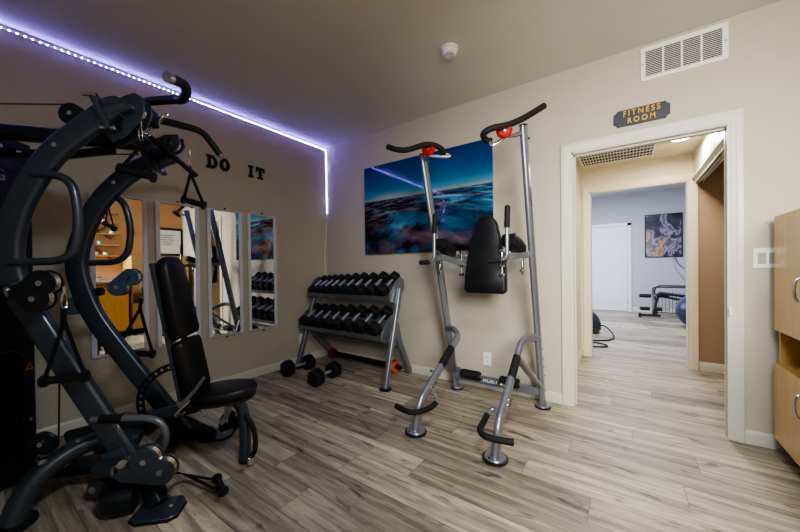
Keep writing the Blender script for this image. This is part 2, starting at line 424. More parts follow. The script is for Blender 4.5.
def casing(name, x0, x1, zt, y, ny, w_=.078, m='trim', t=.018):
    """door casing with stepped profile, on plane y, facing ny; three legs of one trim"""
    prof = [(0, 0), (0, t*.55), (.006, t*.7), (.02, t*.7), (.024, t*.85), (.044, t*.85), (.048, t), (w_-.006, t), (w_, t*.75), (w_, 0)]
    mb = MB(); rings = []
    for (x, z, dx, dz) in ((x0, 0, -1, 0), (x0, zt, -1, 1), (x1, zt, 1, 1), (x1, 0, 1, 0)):
        rings.append(mb.ring([V((x+dx*a, y+ny*(b+.0005), z+dz*a+(.001 if z == 0 else 0))) for a, b in prof]))
    mb.skin(rings); return struct(name, mb, m)
casing('trim_1', X0, X1, DZ, 0, -1)
casing('trim_2', X0, JX, DZ, .12, 1)
# jamb lining with the door stop
j = MB(); j.bb((X0, -.004, .001), (X0+.012, .124, DZ)); j.bb((JX-.012, -.004, .001), (JX, .124, DZ)); j.bb((X0, -.004, DZ-.012), (JX, .124, DZ))
j.bb((X0+.012, .045, .001), (X0+.022, .08, DZ-.012)); j.bb((JX-.020, .045, .001), (JX-.012, .08, DZ-.012)); j.bb((X0+.012, .045, DZ-.022), (JX-.012, .08, DZ-.012))
struct('trim_3', j, 'trim')
# brass hinge leaf / strike on the right jamb edge
sp = MB(); sp.bb((X1+.002, -.024, .80), (X1+.02, -.018, .85)); sp.cyl((X1+.008, -.032, .805), (X1+.008, -.032, .845), .006)
tag(sp.build('door_catch', 'plastic_white', None, .001), 'small white catch screwed to the right side casing of the fitness room doorway', 'catch')

# ---- hall behind the doorway
HZ, HY = 2.31, 1.70; B0, B1 = 2.835, 3.755
struct('ceiling_hall', MB().bb((2.1, .12, HZ), (4.75, HY, HZ+.1)), 'hallwall')
w = MB(); w.bb((2.1, HY, 0), (B0, HY+.12, 2.95)); w.bb((B1, HY, 2.03), (3.83, HY+.12, 2.95)); w.bb((B0, HY, 2.03), (B1, HY+.12, 2.95)); w.bb((B1, HY, 0), (3.8, HY+.12, 2.03)); struct('wall_hall_back', w, 'hallwall')
struct('wall_closet_back', MB().bb((3.80, HY+.001, 0), (4.75, HY+.121, 2.95)), 'brownwall')
struct('wall_closet_right', MB().bb((4.75, .12, 0), (4.85, HY+.12, 2.5)), 'brownwall')
# left side of the hall: doorway with casing then a stub of wall
w = MB(); w.bb((2.62, 1.08, 0), (2.74, HY, HZ)); w.bb((2.62, .12, 2.06), (2.74, 1.08, HZ)); struct('wall_hall_left', w, 'hallwall')
t = MB(); t.bb((2.738, 1.0, .001), (2.757, 1.075, 2.06)); t.bb((2.738, .14, 2.03), (2.757, 1.075, 2.10)); t.bb((2.63, .985, .001), (2.738, 1.0, 2.05)); struct('trim_4', t, 'creamtrim', .003)
struct('door_1', MB().bb((2.60, .14, .01), (2.635, .985, 2.03)), 'creamtrim', .003)
baseboard('baseboard_hall_left', (2.7405, 1.076), (2.7405, HY), (1, 0), .10, m='creamtrim')
baseboard('baseboard_closet', (3.83, HY), (4.75, HY), (0, -1), .095)
# header over the closet opening with its sliding door tracks
struct('wall_closet_header', MB().bb((3.79, .12, 2.04), (3.85, HY, HZ)), 'trim')
t = MB(); t.bb((3.775, .125, 2.028), (3.79, HY, 2.055)); t.bb((3.80, .125, 1.985), (3.806, HY, 2.04)); t.bb((3.83, .125, 1.985), (3.836, HY, 2.04)); t.bb((3.86, .125, 1.99), (3.868, HY, 2.05)); t.bb((3.79, .125, 2.02), (3.87, HY, 2.04))
struct('trim_5', t, 'trim', .002)
casing('trim_6', B0, B1, 2.03, HY, -1, .072, 'creamtrim', .02)
j = MB(); j.bb((B0, HY-.004, .001), (B0+.014, HY+.124, 2.03)); j.bb((B1-.014, HY-.004, .001), (B1, HY+.124, 2.03)); j.bb((B0, HY-.004, 2.016), (B1, HY+.124, 2.03))
struct('trim_7', j, 'trim')

# ---- far room
FY, FZ = 6.62, 2.83
w = MB(); w.bb((1.2, FY, 0), (5.6, FY+.1, FZ+.1)); struct('wall_far_back', w, 'farwall')
struct('wall_far_left', MB().bb((1.1, HY+.12, 0), (1.2, FY+.1, FZ+.1)), 'farwall')
struct('wall_far_right', MB().bb((5.6, HY+.12, 0), (5.7, FY+.1, FZ+.1)), 'farwall')
struct('wall_far_front', MB().bb((1.2, HY+.121, 0), (B0-.001, HY+.2, FZ)), 'farwall')
struct('wall_far_front_right', MB().bb((B1+.001, HY+.121, 0), (5.6, HY+.2, FZ)), 'farwall')
struct('ceiling_far', MB().bb((1.1, HY+.12, FZ), (5.7, FY+.1, FZ+.1)), 'farwall')
baseboard('baseboard_far', (3.32, FY-.0005), (5.6, FY-.0005), (0, -1), .11)
# six-panel door
dx0, dx1, dz = 2.37, 3.21, 2.06
d = MB(); d.bb((dx0, FY-.022, .008), (dx1, FY-.002, dz)); door = struct('door_2', d, 'whitedoor', .002)
pm = MB()
for cx in (dx0+.22, dx1-.22):
    for z0, z1 in ((.2, .9), (1.03, 1.63), (1.73, 1.95)):
        w2 = .135
        pm.sweep([V((cx-w2, FY-.024, z0)), V((cx+w2, FY-.024, z0)), V((cx+w2, FY-.024, z1)), V((cx-w2, FY-.024, z1))], [(-.008, -.004), (.008, -.004), (.003, .006), (-.003, .006)], up=(0, -1, 0), loop=True)
        pm.bb((cx-w2+.03, FY-.029, z0+.03), (cx+w2-.03, FY-.022, z1-.03))
pm.build('door_panel', 'whitedoor', door, .002)
MB().cyl((2.79, FY-.03, 1.52), (2.79, FY-.022, 1.52), .012).build('peephole', 'chrome', door)
for z in (.25, 1.05, 1.82):
    MB().cyl((dx1+.004, FY-.026, z-.045), (dx1+.004, FY-.026, z+.045), .008, n=10).build('hinge', 'steel', door)
t = MB(); t.bb((dx1+.008, FY-.028, .001), (dx1+.085, FY, dz+.08)); t.bb((dx0-.08, FY-.028, dz+.008), (dx1+.085, FY, dz+.085)); t.bb((dx0-.085, FY-.028, .001), (dx0-.008, FY, dz+.08)); struct('trim_8', t, 'whitedoor', .004)

# ------------------------------------------------------------------ LED strip round the room
led = thing('led_strip', 'purple glowing LED light strip along the ceiling edge and down the room corner', 'light strip', (.006, 0, H-.02))
TZ = H-.028
MB().sweep([V((.0035, RY+.02, TZ)), V((.0035, -.0035, TZ))], rr(.012, .005, .001, 2), up=(1, 0, 0)).build('led_tape', 'tape', led)
MB().sweep([V((.0035, -.004, TZ)), V((.0035, -.004, 1.84))], rr(.012, .005, .001, 2), up=(1, 0, 0)).build('led_tape', 'tape', led)
MB().sweep([V((.0035, RY+.004, TZ)), V((.0035, RY+.004, 2.02))], rr(.012, .005, .001, 2), up=(1, 0, 0)).build('led_tape', 'tape', led)
dm = MB(); dm.box((.0006, 0, 0), (.0012, .0038, .0055)); dio = dm.build('led_diode', 'led', led, local=True)
sp_, k = .0335, 0
dio.location = (.0, -.03, TZ-(H-.02))
pos = [(.0, -.03-sp_*i, TZ-(H-.02)) for i in range(98)]
for p in pos[1:]:
    c = dio.copy(); COL.objects.link(c); c.parent = led; c.location = p
dm = MB()
for i in range(25): dm.box((.0065, -.006, TZ-.035-sp_*i), (.0012, .0045, .0042))
for i in range(19): dm.box((.0065, RY+.006, TZ-.035-sp_*i), (.0012, .0045, .0042))
o = dm.build('led_diode_run', 'led', led); o['kind'] = 'stuff'

MB().tube(smooth([V((.006, -.006, 1.84)), V((.010, -.012, 1.72)), V((.009, -.03, 1.50)), V((.011, -.06, 1.30)), V((.010, -.05, 1.1)), V((.012, -.09, .75)), V((.012, -.12, .35)), V((.02, -.10, .10))], 6), .0035, 6).build('power_lead', 'plastic_white', led)

# ------------------------------------------------------------------ wall and ceiling fittings
# return air grille on the back wall
g = thing('return_air_vent', 'white return air grille with four louvred bays high on the beige wall', 'vent', (3.52, 0, 2.555))
vx0, vx1, vz0, vz1 = 3.296, 3.744, 2.44, 2.674
f = MB(); bars = [(vx0, vx0+.028), (vx1-.028, vx1)]
f.bb((vx0, -.012, vz0), (vx1, -.0005, vz0+.026)); f.bb((vx0, -.012, vz1-.026), (vx1, -.0005, vz1))
for a, b_ in bars: f.bb((a, -.012, vz0+.026), (b_, -.0005, vz1-.026))
for i in range(1, 4):
    c = vx0+.028+(vx1-vx0-.056)*i/4; f.bb((c-.005, -.012, vz0+.026), (c+.005, -.0005, vz1-.026))
f.build('vent_frame', 'plastic_white', g, .001)
f = MB()
for i in range(15):
    z = vz0+.034+i*.0122; f.box((3.52, -.006, z), (vx1-vx0-.056, .007, .0028), Matrix.Rotation(radians(30), 3, 'X'))
f.build('louvre', 'plastic_white', g)
MB().bb((vx0+.02, -.0015, vz0+.02), (vx1-.02, -.0005, vz1-.02)).build('vent_backing', 'slot', g)
for x in (vx0+.012, vx1-.012): MB().cyl((x, -.0145, 2.557), (x, -.012, 2.557), .004, n=10).build('screw', 'slot', g)
# hall ceiling grille
g = thing('ceiling_vent', 'white return air grille in the hall ceiling just inside the doorway', 'vent', (3.11, 1.28, HZ))
f = MB(); f.sweep([V((2.79, 1.06, HZ-.005)), V((3.44, 1.06, HZ-.005)), V((3.44, 1.49, HZ-.005)), V((2.79, 1.49, HZ-.005))], rr(.03, .01, .002, 2), up=(0, 0, 1), loop=True)
f.build('vent_frame', 'plastic_white', g)
f = MB()
for i in range(22): f.box((2.82+i*.0281, 1.275, HZ-.006), (.002, .40, .012), Matrix.Rotation(radians(30), 3, 'Y'))
for y in (1.16, 1.27, 1.38): f.bb((2.80, y, HZ-.010), (3.43, y+.012, HZ-.002))
f.build('louvre', 'plastic_white', g)
MB().bb((2.80, 1.07, HZ-.002), (3.43, 1.48, HZ-.0005)).build('vent_backing', 'slot', g)
# hall lamp
g = thing('ceiling_lamp', 'round flush lamp glowing on the hall ceiling near the closet header', 'lamp', (3.62, 1.02, HZ))
MB().lathe([(.085, 0), (.088, -.012), (.08, -.02)], (3.62, 1.02, HZ)).build('lamp_rim', 'plastic_white', g)
MB().lathe([(.078, -.018), (.06, -.03), (.02, -.036)], (3.62, 1.02, HZ)).build('diffuser', 'lamp', g)
# smoke detector
g = thing('smoke_detector', 'round white smoke detector on the grey ceiling', 'smoke detector', (2.175, -.79, H))
MB().lathe([(.062, 0), (.064, -.012), (.058, -.016)], (2.175, -.79, H)).build('mounting_ring', 'plastic_white', g)
MB().lathe([(.05, -.014), (.054, -.02), (.052, -.038), (.042, -.046), (.01, -.048)], (2.175, -.79, H)).build('cover', 'plastic_white', g)
f = MB()
for r_ in (.016, .03): f.tube([V((2.175+r_*cos(a), -.79+r_*sin(a), H-.0475)) for a in [2*pi*i/20 for i in range(20)]], .0022, 6, loop=True)
f.box((2.190, -.80, H-.048), (.016, .010, .004)); f.build('test_button', 'tag', g)
# wall sign
g = thing('wall_sign', 'dark sign reading FITNESS ROOM in gold letters above the doorway', 'sign', (3.296, 0, 2.208))
def notched(cx, cz, w_, h_, n_, y):
    x, z = w_/2, h_/2; out = []
    for sx, sz, a0 in ((1, 1, 0), (-1, 1, 1), (-1, -1, 2), (1, -1, 3)):
        arc = [(cx+sx*x-sx*n_*sin(t), cz+sz*z-sz*n_*cos(t)) for t in [radians(q) for q in (0, 22, 45, 68, 90)]]
        if a0 in (1, 3): arc = arc[::-1]
        out += arc
    return [V((p[0], y, p[1])) for p in out]
MB().prism(notched(3.296, 2.208, .325, .118, .022, -.0005), (0, -.012, 0)).build('sign_board', 'sign', g, .002)
text_mb('FITNESS', .056, (3.298, -.0145, 2.235), (1, 0, 0), (0, 0, 1), .004, .0010, 1.42, sx=.80).build('lettering', 'gold', g, local=False)
text_mb('ROOM', .054, (3.298, -.0145, 2.181), (1, 0, 0), (0, 0, 1), .004, .0010, 1.5, sx=.80).build('lettering', 'gold', g)
# slab-serif letters on the left wall
def letter(ch, yc, zc, w_=.096, h_=.124):
    mb = MB(); t = .03; s = .012   # stroke, serif
    def R(x0, z0, x1, z1): mb.bb((.001, yc-w_/2+x0, zc-h_/2+z0), (.013, yc-w_/2+x1, zc-h_/2+z1))
    if ch == 'I':
        R(.022, 0, w_-.022, .024); R(.022, h_-.024, w_-.022, h_); R(w_/2-.014, .024, w_/2+.014, h_-.024)
    elif ch == 'T':
        R(0, h_-.026, w_, h_); R(0, h_-.048, .014, h_-.026); R(w_-.014, h_-.048, w_, h_-.026); R(w_/2-.014, .022, w_/2+.014, h_-.026); R(w_/2-.03, 0, w_/2+.03, .022)
    else:
        pts = [(0, .045), (.0, .073), (.012, .1), (.032, h_), (w_-.032, h_), (w_-.012, .1), (w_, .073), (w_, .045), (w_-.012, .018), (w_-.032, 0), (.032, 0), (.012, .018)]
        if ch == 'D': pts = [(.010, 0), (.010, h_), (w_-.036, h_), (w_-.012, .1), (w_, .073), (w_, .045), (w_-.012, .018), (w_-.036, 0)]
        cx, cz = w_/2+(.004 if ch == 'D' else 0), h_/2
        P3 = lambda a, b, x: V((x, yc-w_/2+a, zc-h_/2+b))
        inn = [(cx+(a-cx)*.34, cz+(b-cz)*.52) for a, b in pts]
        rings = [mb.ring([P3(a, b, .001) for a, b in pts]), mb.ring([P3(a, b, .013) for a, b in pts]), mb.ring([P3(a, b, .013) for a, b in inn]), mb.ring([P3(a, b, .001) for a, b in inn])]
        mb.skin(rings, loop=True)
        if ch == 'D': R(-.004, 0, .03, .02); R(-.004, h_-.02, .03, h_)
    return mb
for ch, y, lb in (('D', -1.425, 'black wall letter D, first of the letters on the beige wall'), ('O', -1.307, 'black wall letter O standing right after the D'),
                  ('I', -1.04, 'black wall letter I above the mirrors'), ('T', -.935, 'black wall letter T, nearest the room corner')):
    o = letter(ch, y, 2.155).build('wall_letter', 'blackletter', None, .0012); rebase(o, (0, y, 2.155)); tag(o, lb, 'letter', None)
# outlets and switches
def outlet(c, nx, label):
    """nx: 'y' on back wall, 'x' on left wall"""
    g = thing('wall_outlet', label, 'outlet', c); c = V(c)
    P = (lambda u, d, z: V((c.x+u, -d, c.z+z))) if nx == 'y' else (lambda u, d, z: V((d, c.y+u, c.z+z)))
    def bx(mb, u0, d0, z0, u1, d1, z1):
        a, b = P(u0, d0, z0), P(u1, d1, z1); mb.bb([min(a[i], b[i]) for i in range(3)], [max(a[i], b[i]) for i in range(3)])
    m = MB(); bx(m, -.037, .0005, -.06, .037, .007, .06); m.build('cover_plate', 'plastic_white', g, .002)
    for z in (-.021, .021):
        m = MB(); bx(m, -.017, .006, z-.014, .017, .0095, z+.014); r = m.build('receptacle', 'plastic_white', g, .002)
        m = MB(); bx(m, -.009, .0093, z-.005, -.006, .0099, z+.007); bx(m, .006, .0093, z-.005, .009, .0099, z+.007); m.build('slot', 'slot', r)
outlet((2.143, 0, .275), 'y', 'white wall outlet on the back wall behind the dip station')
outlet((0, -.425, .292), 'x', 'white wall outlet on the mirror wall beside the dumbbell rack')
g = thing('light_switch', 'white double rocker light switch plate between the doorway and the cabinet', 'switch', (3.91, 0, 1.165))
MB().bb((3.851, -.007, 1.103), (3.969, -.0005, 1.225)).build('cover_plate', 'plastic_white', g, .002)
for x in (3.887, 3.933): MB().bb((x-.017, -.012, 1.131), (x+.017, -.006, 1.197)).build('rocker', 'tag', g, .002)

# seascape print
g = thing('seascape_print', 'large glossy dusk seascape print with dark rocks on the back wall', 'picture', (1.455, -.012, 1.795))
MB().bb((.690, -.036, 1.289), (2.222, -.030, 2.297)).build('print_face', 'paint', g)
MB().bb((.692, -.030, 1.291), (2.220, -.001, 2.295)).build('print_backing', 'canvasside', g)

# four framed mirrors
mirs = [(-2.29, -1.94, 'tall white framed mirror behind the near arm of the home gym, first of four'), (-1.885, -1.55, 'tall white framed mirror behind the bench backrest'),
        (-1.482, -1.147, 'tall white framed mirror showing the dip station reflected, third of four'), (-1.09, -.757, 'tall white framed mirror nearest the room corner')]
for y0, y1, lb in mirs:
    g = thing('wall_mirror', lb, 'mirror', (0, (y0+y1)/2, .48)); z0, z1 = .482, 1.725; b = .033; yc = (y0+y1)/2
    MB().sweep([V((.009, y0+b/2, z0+b/2)), V((.009, y1-b/2, z0+b/2)), V((.009, y1-b/2, z1-b/2)), V((.009, y0+b/2, z1-b/2))], rr(b, .016, .004, 2), up=(1, 0, 0), loop=True).build('mirror_frame', 'mframe', g)
    MB().bb((.004, y0+b*.8, z0+b*.8), (.008, y1-b*.8, z1-b*.8)).build('mirror_glass', 'mirror', g)
    f = MB()
    for z in (z0-.006, z1+.002): f.bb((.001, yc-.006, z-.004), (.018, yc+.006, z+.008))
    f.build('clip', 'slot', g, .001)

# ------------------------------------------------------------------ tall storage cabinet by the doorway
cx0, cx1 = 3.915, 4.40
g = thing('storage_cabinet', 'maple storage cabinet with open middle shelf at the wall right of the doorway', 'cabinet', (4.15, -.56, 0))
cy0, cy1 = -1.00, -.095; cb, ct = .105, 1.405
f = MB(); T = .018
f.bb((cx0+.02, cy1-T, cb), (cx1, cy1, ct)); f.bb((cx0+.02, cy0, cb), (cx1, cy0+T, ct)); f.bb((cx0+.02, cy0, ct-T), (cx1, cy1, ct)); f.bb((cx0+.02, cy0, cb), (cx1, cy1, cb+T))
f.bb((cx0+.02, cy0, .545-T), (cx1, cy1, .545)); f.bb((cx0+.02, cy0, .735), (cx1, cy1, .735+T)); f.bb((cx1-.012, cy0, cb), (cx1-.002, cy1, ct)); f.bb((cx0+.001, cy0, .545-T), (cx0+.02, cy1, .548))
f.build('carcass', 'wood', g, .001)
MB().bb((cx0+.08, cy0+.02, .001), (cx1, cy1-.02, cb)).build('plinth', 'slot', g)
for y0, y1 in ((cy0+.002, (cy0+cy1)/2-.001), ((cy0+cy1)/2+.001, cy1-.002)):
    for z0, z1, hz in ((cb, .527, .43), (.742, ct, 1.0)):
        d = MB().bb((cx0, y0, z0), (cx0+.018, y1, z1)).build('door', 'wood', g, .002)
        hy = y0+.04 if y1 > -.3 else y1-.065
        pts = [V((cx0-.001, hy, hz+.055)), V((cx0-.03, hy, hz+.05)), V((cx0-.038, hy, hz)), V((cx0-.03, hy, hz-.05)), V((cx0-.001, hy, hz-.055))]
        MB().tube(smooth(pts), .007, 8).build('handle', 'steel', d)
# framed print above it, counter, sink, shelves: seen in the mirrors
g = thing('framed_print', 'black framed print with lines of grey text on the tan wall, seen in a mirror', 'picture', (RX-.015, -.25, 1.75))
MB().bb((RX-.028, -.50, 1.42), (RX-.002, .0-.005, 1.99)).build('frame', 'slot', g, .004)
pf = MB().bb((RX-.032, -.45, 1.47), (RX-.027, -.05, 1.94)).build('print_sheet', 'paper', g)
f = MB()
for i, w_ in enumerate((.26, .2, .24, .18, .16)): f.bb((RX-.034, -.30+.01-w_/2, 1.83-i*.045), (RX-.0325, -.30+.01+w_/2, 1.845-i*.045))
f.build('text_lines', 'printgrey', pf)
g = thing('counter_unit', 'amber wood base cabinet with speckled counter, seen in the first mirror', 'cabinet', (4.1, -2.0, 0))
MB().bb((3.86, -3.0, .10), (RX-.002, -1.06, .93)).build('carcass', 'basecab', g, .002)
for i in range(4): 
    y = -3.0+i*.485; d = MB().bb((3.842, y+.006, .13), (3.86, y+.479, .90)).build('door', 'basecab', g, .003)
    MB().cyl((3.842, y+.40, .82), (3.82, y+.40, .82), .012, n=12).build('knob', 'steel', d)
MB().bb((3.90, -3.0, .001), (RX-.01, -1.06, .10)).build('plinth', 'slot', g)
c = MB().bb((3.82, -3.02, .93), (RX-.002, -1.05, .965)).build('worktop', 'counter', g, .004)
MB().bb((RX-.02, -3.02, .965), (RX-.002, -1.05, 1.06)).build('backsplash', 'counter', g, .002)
MB().sweep([V((3.92, -1.95, .966)), V((4.3, -1.95, .966)), V((4.3, -1.4, .966)), V((3.92, -1.4, .966))], rr(.02, .008, .002, 2), up=(0, 0, 1), loop=True).build('sink_rim', 'steel', g)
g = thing('sink_faucet', 'chrome gooseneck faucet behind the sink, seen in the first mirror', 'faucet', (4.32, -1.45, .965))
MB().tube(smooth([V((4.33, -1.45, .965)), V((4.33, -1.45, 1.15)), V((4.30, -1.45, 1.22)), V((4.24, -1.45, 1.235)), V((4.19, -1.45, 1.20)), V((4.185, -1.45, 1.16))]), .011, 10).build('spout', 'chrome', g)
MB().tube([V((4.33, -1.38, .965)), V((4.33, -1.38, 1.01)), V((4.31, -1.31, 1.03))], .009, 8).build('lever', 'chrome', g)
shz = [1.40, 1.59, 1.78, 1.975, 2.16]
names = ['lowest', 'second lowest', 'middle', 'second highest', 'highest']
for z, nm in zip(shz, names):
    o = MB().bb((RX-.20, -2.05, z-.012), (RX-.003, -1.07, z+.012)).build('wall_shelf', 'shelfwood', None, .002); rebase(o, (RX-.1, -1.56, z)); tag(o, nm+' of the wooden wall shelves seen in the first mirror', 'shelf')
g = thing('shelf_brace', 'black zigzag metal brace on the tan wall behind the shelves', 'brace', (RX-.01, -1.56, 1.3))
f = MB()
for (a, za), (b_, zb) in (((-2.0, 1.35), (-1.15, 1.98)), ((-1.15, 1.98), (-1.5, 2.25)), ((-2.0, 1.98), (-1.15, 1.35)), ((-1.9, 2.25), (-1.15, 1.70))): f.tube([V((RX-.012, a, za)), V((RX-.012, b_, zb))], .008, 6)
f.build('brace_bar', 'slot', g)
def pot(y, z, m, leafy, nm, lb, cat):
    g = thing(nm, lb, cat, (RX-.10, y, z))
    MB().lathe([(.02, 0), (.032, .002), (.036, .05), (.030, .05), (.028, .04)], (RX-.10, y, z)).build('pot', m, g)
    if leafy:
        f = MB()
        for i in range(14):
            a = i*2.4; q = .25+.5*(i % 5)/5; p = V((RX-.10, y, z+.045)); e = p+V((cos(a)*.04*q*2, sin(a)*.04*q*2, .05*(1.2-q)))
            f.tube([p, (p+e)/2+V((0, 0, .01)), e], .006, 5, rads=[.003, .008, .001])
        f.build('foliage', 'green', g)
pot(-1.32, shz[4]+.012, 'potwhite', True, 'potted_plant', 'small green plant in white pot on the highest wall shelf, in the mirror', 'plant')
pot(-1.26, shz[3]+.012, 'yellow', False, 'yellow_pot', 'yellow pot on the second highest wall shelf, in the mirror', 'pot')
pot(-1.16, shz[2]+.012, 'potwhite', True, 'potted_plant', 'leafy plant in white pot on the middle wall shelf, in the mirror', 'plant')
pot(-1.5, shz[2]+.012, 'yellow', False, 'yellow_pot', 'yellow pot on the middle wall shelf, in the mirror', 'pot')
pot(-1.32, shz[1]+.012, 'teal', False, 'teal_bowl', 'teal bowl on the second lowest wall shelf, in the mirror', 'bowl')
pot(-1.25, shz[0]+.012, 'potwhite', True, 'potted_plant', 'bushy plant in white pot on the lowest wall shelf, in the mirror', 'plant')
pot(-1.38, shz[0]+.012, 'potwhite', False, 'white_cup', 'white cup on the lowest wall shelf, in the mirror', 'cup')

# ------------------------------------------------------------------ DIP / PULL-UP STATION
st = thing('dip_station', 'silver dip and pull-up station with black back pad in front of the seascape', 'exercise machine', (2.28, -.6, 0))
XC = 2.276
UB = {-1: V((1.904, -.155, 0)), 1: V((2.652, -.155, 0))}; UT = {-1: V((1.846, -.62, 2.055)), 1: V((2.638, -.62, 2.085))}
OV = circ(.0245, 20, .044)
def up_at(s, z):
    a, b = UB[s], UT[s]; return a+(b-a)*(z/b.z)
for s in (-1, 1):
    u = MB().sweep([UB[s]+V((0, 0, .012)), UT[s]], OV, up=(0, -1, -.2)).build('upright', 'silver', st)
    top = UT[s]; tdir = (UT[s]-UB[s]).normalized(); MB().sweep([top-tdir*.002, top+tdir*.008, top+tdir*.012], OV, up=(0, -1, -.2), scales=[1.05, 1.05, .7]).build('end_cap', 'rubber', u)
    f = MB()
    for z in (.50, .42, .35, .28, .15): p = up_at(s, z); f.cyl(p+V((.02, -.004, 0)), p+V((.036, -.004, 0)), .007, n=8)
    p = up_at(s, 2.0); f.cyl(p+V((.02, 0, 0)), p+V((.04, 0, 0)), .010, n=8)
    f.build('bolt', 'chrome', u)
    MB().lathe([(.058, .001), (.060, .004), (.060, .012), (.054, .014)], (UB[s].x, UB[s].y, 0)).build('rubber_foot', 'rubber', st)
    MB().lathe([(.054, .014), (.052, .020), (.030, .022)], (UB[s].x, UB[s].y, 0)).build('foot_plate', 'silver', st)
    # front leg
    fx = 2.023 if s < 0 else 2.572; F0 = V((fx, -1.06, .012))
    J = up_at(s, .56)
    pts = fil([F0, F0+V((0, .0, .20)), V((fx-s*(-.005), -.97, .28)), V((J.x-s*.03, -.42, .60)), V((J.x-s*.005, -.33, .63)), J+V((0, 0, .0))], .09, 7)
    AP = V((2.062 if s < 0 else 2.563, -.44, .565)); J = up_at(s, .575)+V((0, -.02, 0))
    pts = fil([F0, V((fx+(.02 if s < 0 else .015), -1.045, .20)), AP, V(((AP.x+J.x)/2, -.36, .60)), J], .10, 7)
    leg = MB().sweep(pts, circ(.0245, 20, .034), up=(0, -.75, .66)).build('front_leg', 'silver', st)
    MB().lathe([(.070, .001), (.073, .005), (.073, .018), (.066, .020)], (fx, -1.06, 0)).build('rubber_foot', 'rubber', st)
    MB().lathe([(.064, .020), (.060, .026), (.032, .028)], (fx, -1.06, 0)).build('foot_plate', 'silver', st)
    f = MB(); f.cyl((fx-.02, -1.105, .026), (fx-.02, -1.105, .032), .006, n=8); f.build('screw', 'slot', leg)
    # black grip sleeve on the diagonal
    A_, B_ = V((fx+(.02 if s < 0 else .015), -1.045, .20)), AP
    MB().sweep([A_.lerp(B_, .50), A_.lerp(B_, .78)], circ(.0262, 20, .0357), up=(0, -.75, .66)).build('grip_tape', 'foam', st)
    p = A_.lerp(B_, .42); f = MB(); f.cyl(p, p+V((-.055, -.01, 0)), .006, n=8); f.cyl(p+V((-.045, -.01, 0)), p+V((-.056, -.01, 0)), .011, n=10)
    q = A_.lerp(B_, .22); f.cyl(q+V((.02, 0, 0)), q+V((.045, 0, 0)), .009, n=8); f.cyl(q+V((.02, .03, .02)), q+V((.045, .03, .02)), .009, n=8); f.build('bolt', 'chrome', leg)
    # push-up bar: U of tube with black sleeve in front of the leg
    hz = .165
    if s < 0: P_ = [(fx+.01, -.99, .24), (fx+.055, -.90, .23), (fx+.088, -.93, .19), (fx+.08, -.99, .172), (fx+.052, -1.085, .170), (fx+.01, -1.125, .17), (fx-.05, -1.125, .17), (fx-.13, -1.105, .172)]
    else: P_ = [(fx-.01, -.99, .24), (fx-.06, -.87, .22), (fx-.095, -.91, .19), (fx-.092, -1.0, .172), (fx-.078, -1.09, .170), (fx-.03, -1.145, .17), (fx+.04, -1.145, .17), (fx+.128, -1.127, .172)]
    path = smooth([V(p) for p in P_], 6)
    MB().tube(path[:16], .011, 10).build('push_up_bar', 'silver', st)
    MB().tube(path[13:], .0185, 12).build('push_up_grip', 'foam', st)
# braces and low cross bar
yb = lambda z: up_at(1, z).y
for s in (-1, 1):
    fx = 2.023 if s < 0 else 2.572; A_, B_ = V((fx, -1.06, .17)), V((2.062 if s < 0 else 2.563, -.44, .565)); a = A_.lerp(B_, .80); b = up_at(s, .16)
    MB().sweep([a, b], rr(.03, .05, .008), up=(1, 0, 0)).build('brace', 'silver', st)
    f = MB(); p = b+V((-s*.01, -.03, .0)); f.box(p+V((-s*.035, .012, .01)), (.06, .008, .10)); f.build('gusset', 'silver', st, .003)
    f = MB()
    for dx, dz_ in ((-.05, .03), (-.02, -.02), (-.05, -.02)): f.cyl(p+V((s*dx, .008, dz_)), p+V((s*dx, -.006, dz_)), .008, n=8)
    f.build('bolt', 'chrome', st)
xb = MB().sweep([V((1.915, -.225, .15)), V((2.64, -.225, .15))], rr(.04, .06, .008), up=(0, 0, 1)).build('cross_bar', 'silver', st)
for x0, x1 in ((2.00, 2.175), (2.345, 2.50)): MB().cyl((x0, -.265, .19), (x1, -.265, .19), .040, edge=.008, n=20).build('foot_roller', 'foam', st)
MB().cyl((1.99, -.265, .19), (2.51, -.265, .19), .014, n=12).build('roller_bar', 'silver', st)
np_ = MB().bb((2.185, -.270, .135), (2.34, -.258, .20)).build('name_plate', 'bluegrey', st, .002)
text_mb('HOIST', .045, (2.262, -.272, .168), (1, 0, 0), (0, 0, 1), .002, .001, 1, shear=.3).build('lettering', 'paper', np_)
# upper cross member, back pad, arms
c0, c1 = up_at(-1, 1.22), up_at(1, 1.22)
MB().tube([c0+V((0, -.0, 0)), c0+V((.03, 0, 0)), c1+V((-.03, 0, 0)), c1], .020, 14).build('rear_cross_tube', 'silver', st)
# back pad: narrow rounded top, wide bottom
def pad_outline(wb, wt, h, n=10):
    pts = [(-wb/2+.02, 0), (wb/2-.02, 0), (wb/2, .02)]
    pts += [(wb/2-.002, h*.2), (wb/2-.012, h*.4), (wt/2+.02, h*.72)]
    for i in range(n+1):
        a = pi*i/n; pts.append((cos(a)*(wt/2), h-wt*.55+sin(a)*wt*.55))
    pts += [(-wt/2-.02, h*.72), (-wb/2+.012, h*.4), (-wb/2+.002, h*.2), (-wb/2, .02)]
    return pts
tilt = radians(-4)
Fp = Matrix((V((1, 0, 0)), V((0, -sin(tilt), cos(tilt))), V((1, 0, 0)).cross(V((0, -sin(tilt), cos(tilt)))))).transposed()
bp0 = V((XC+.016, -.42, .918))
MB().pad(pad_outline(.335, .20, .62), Fp, bp0, .055, .018).build('back_pad', 'vinyl', st, ang=60)
MB().pad(pad_outline(.33, .185, .61), Fp, bp0+Fp@V((0, .005, -.016)), .018, .002).build('pad_board', 'slot', st)
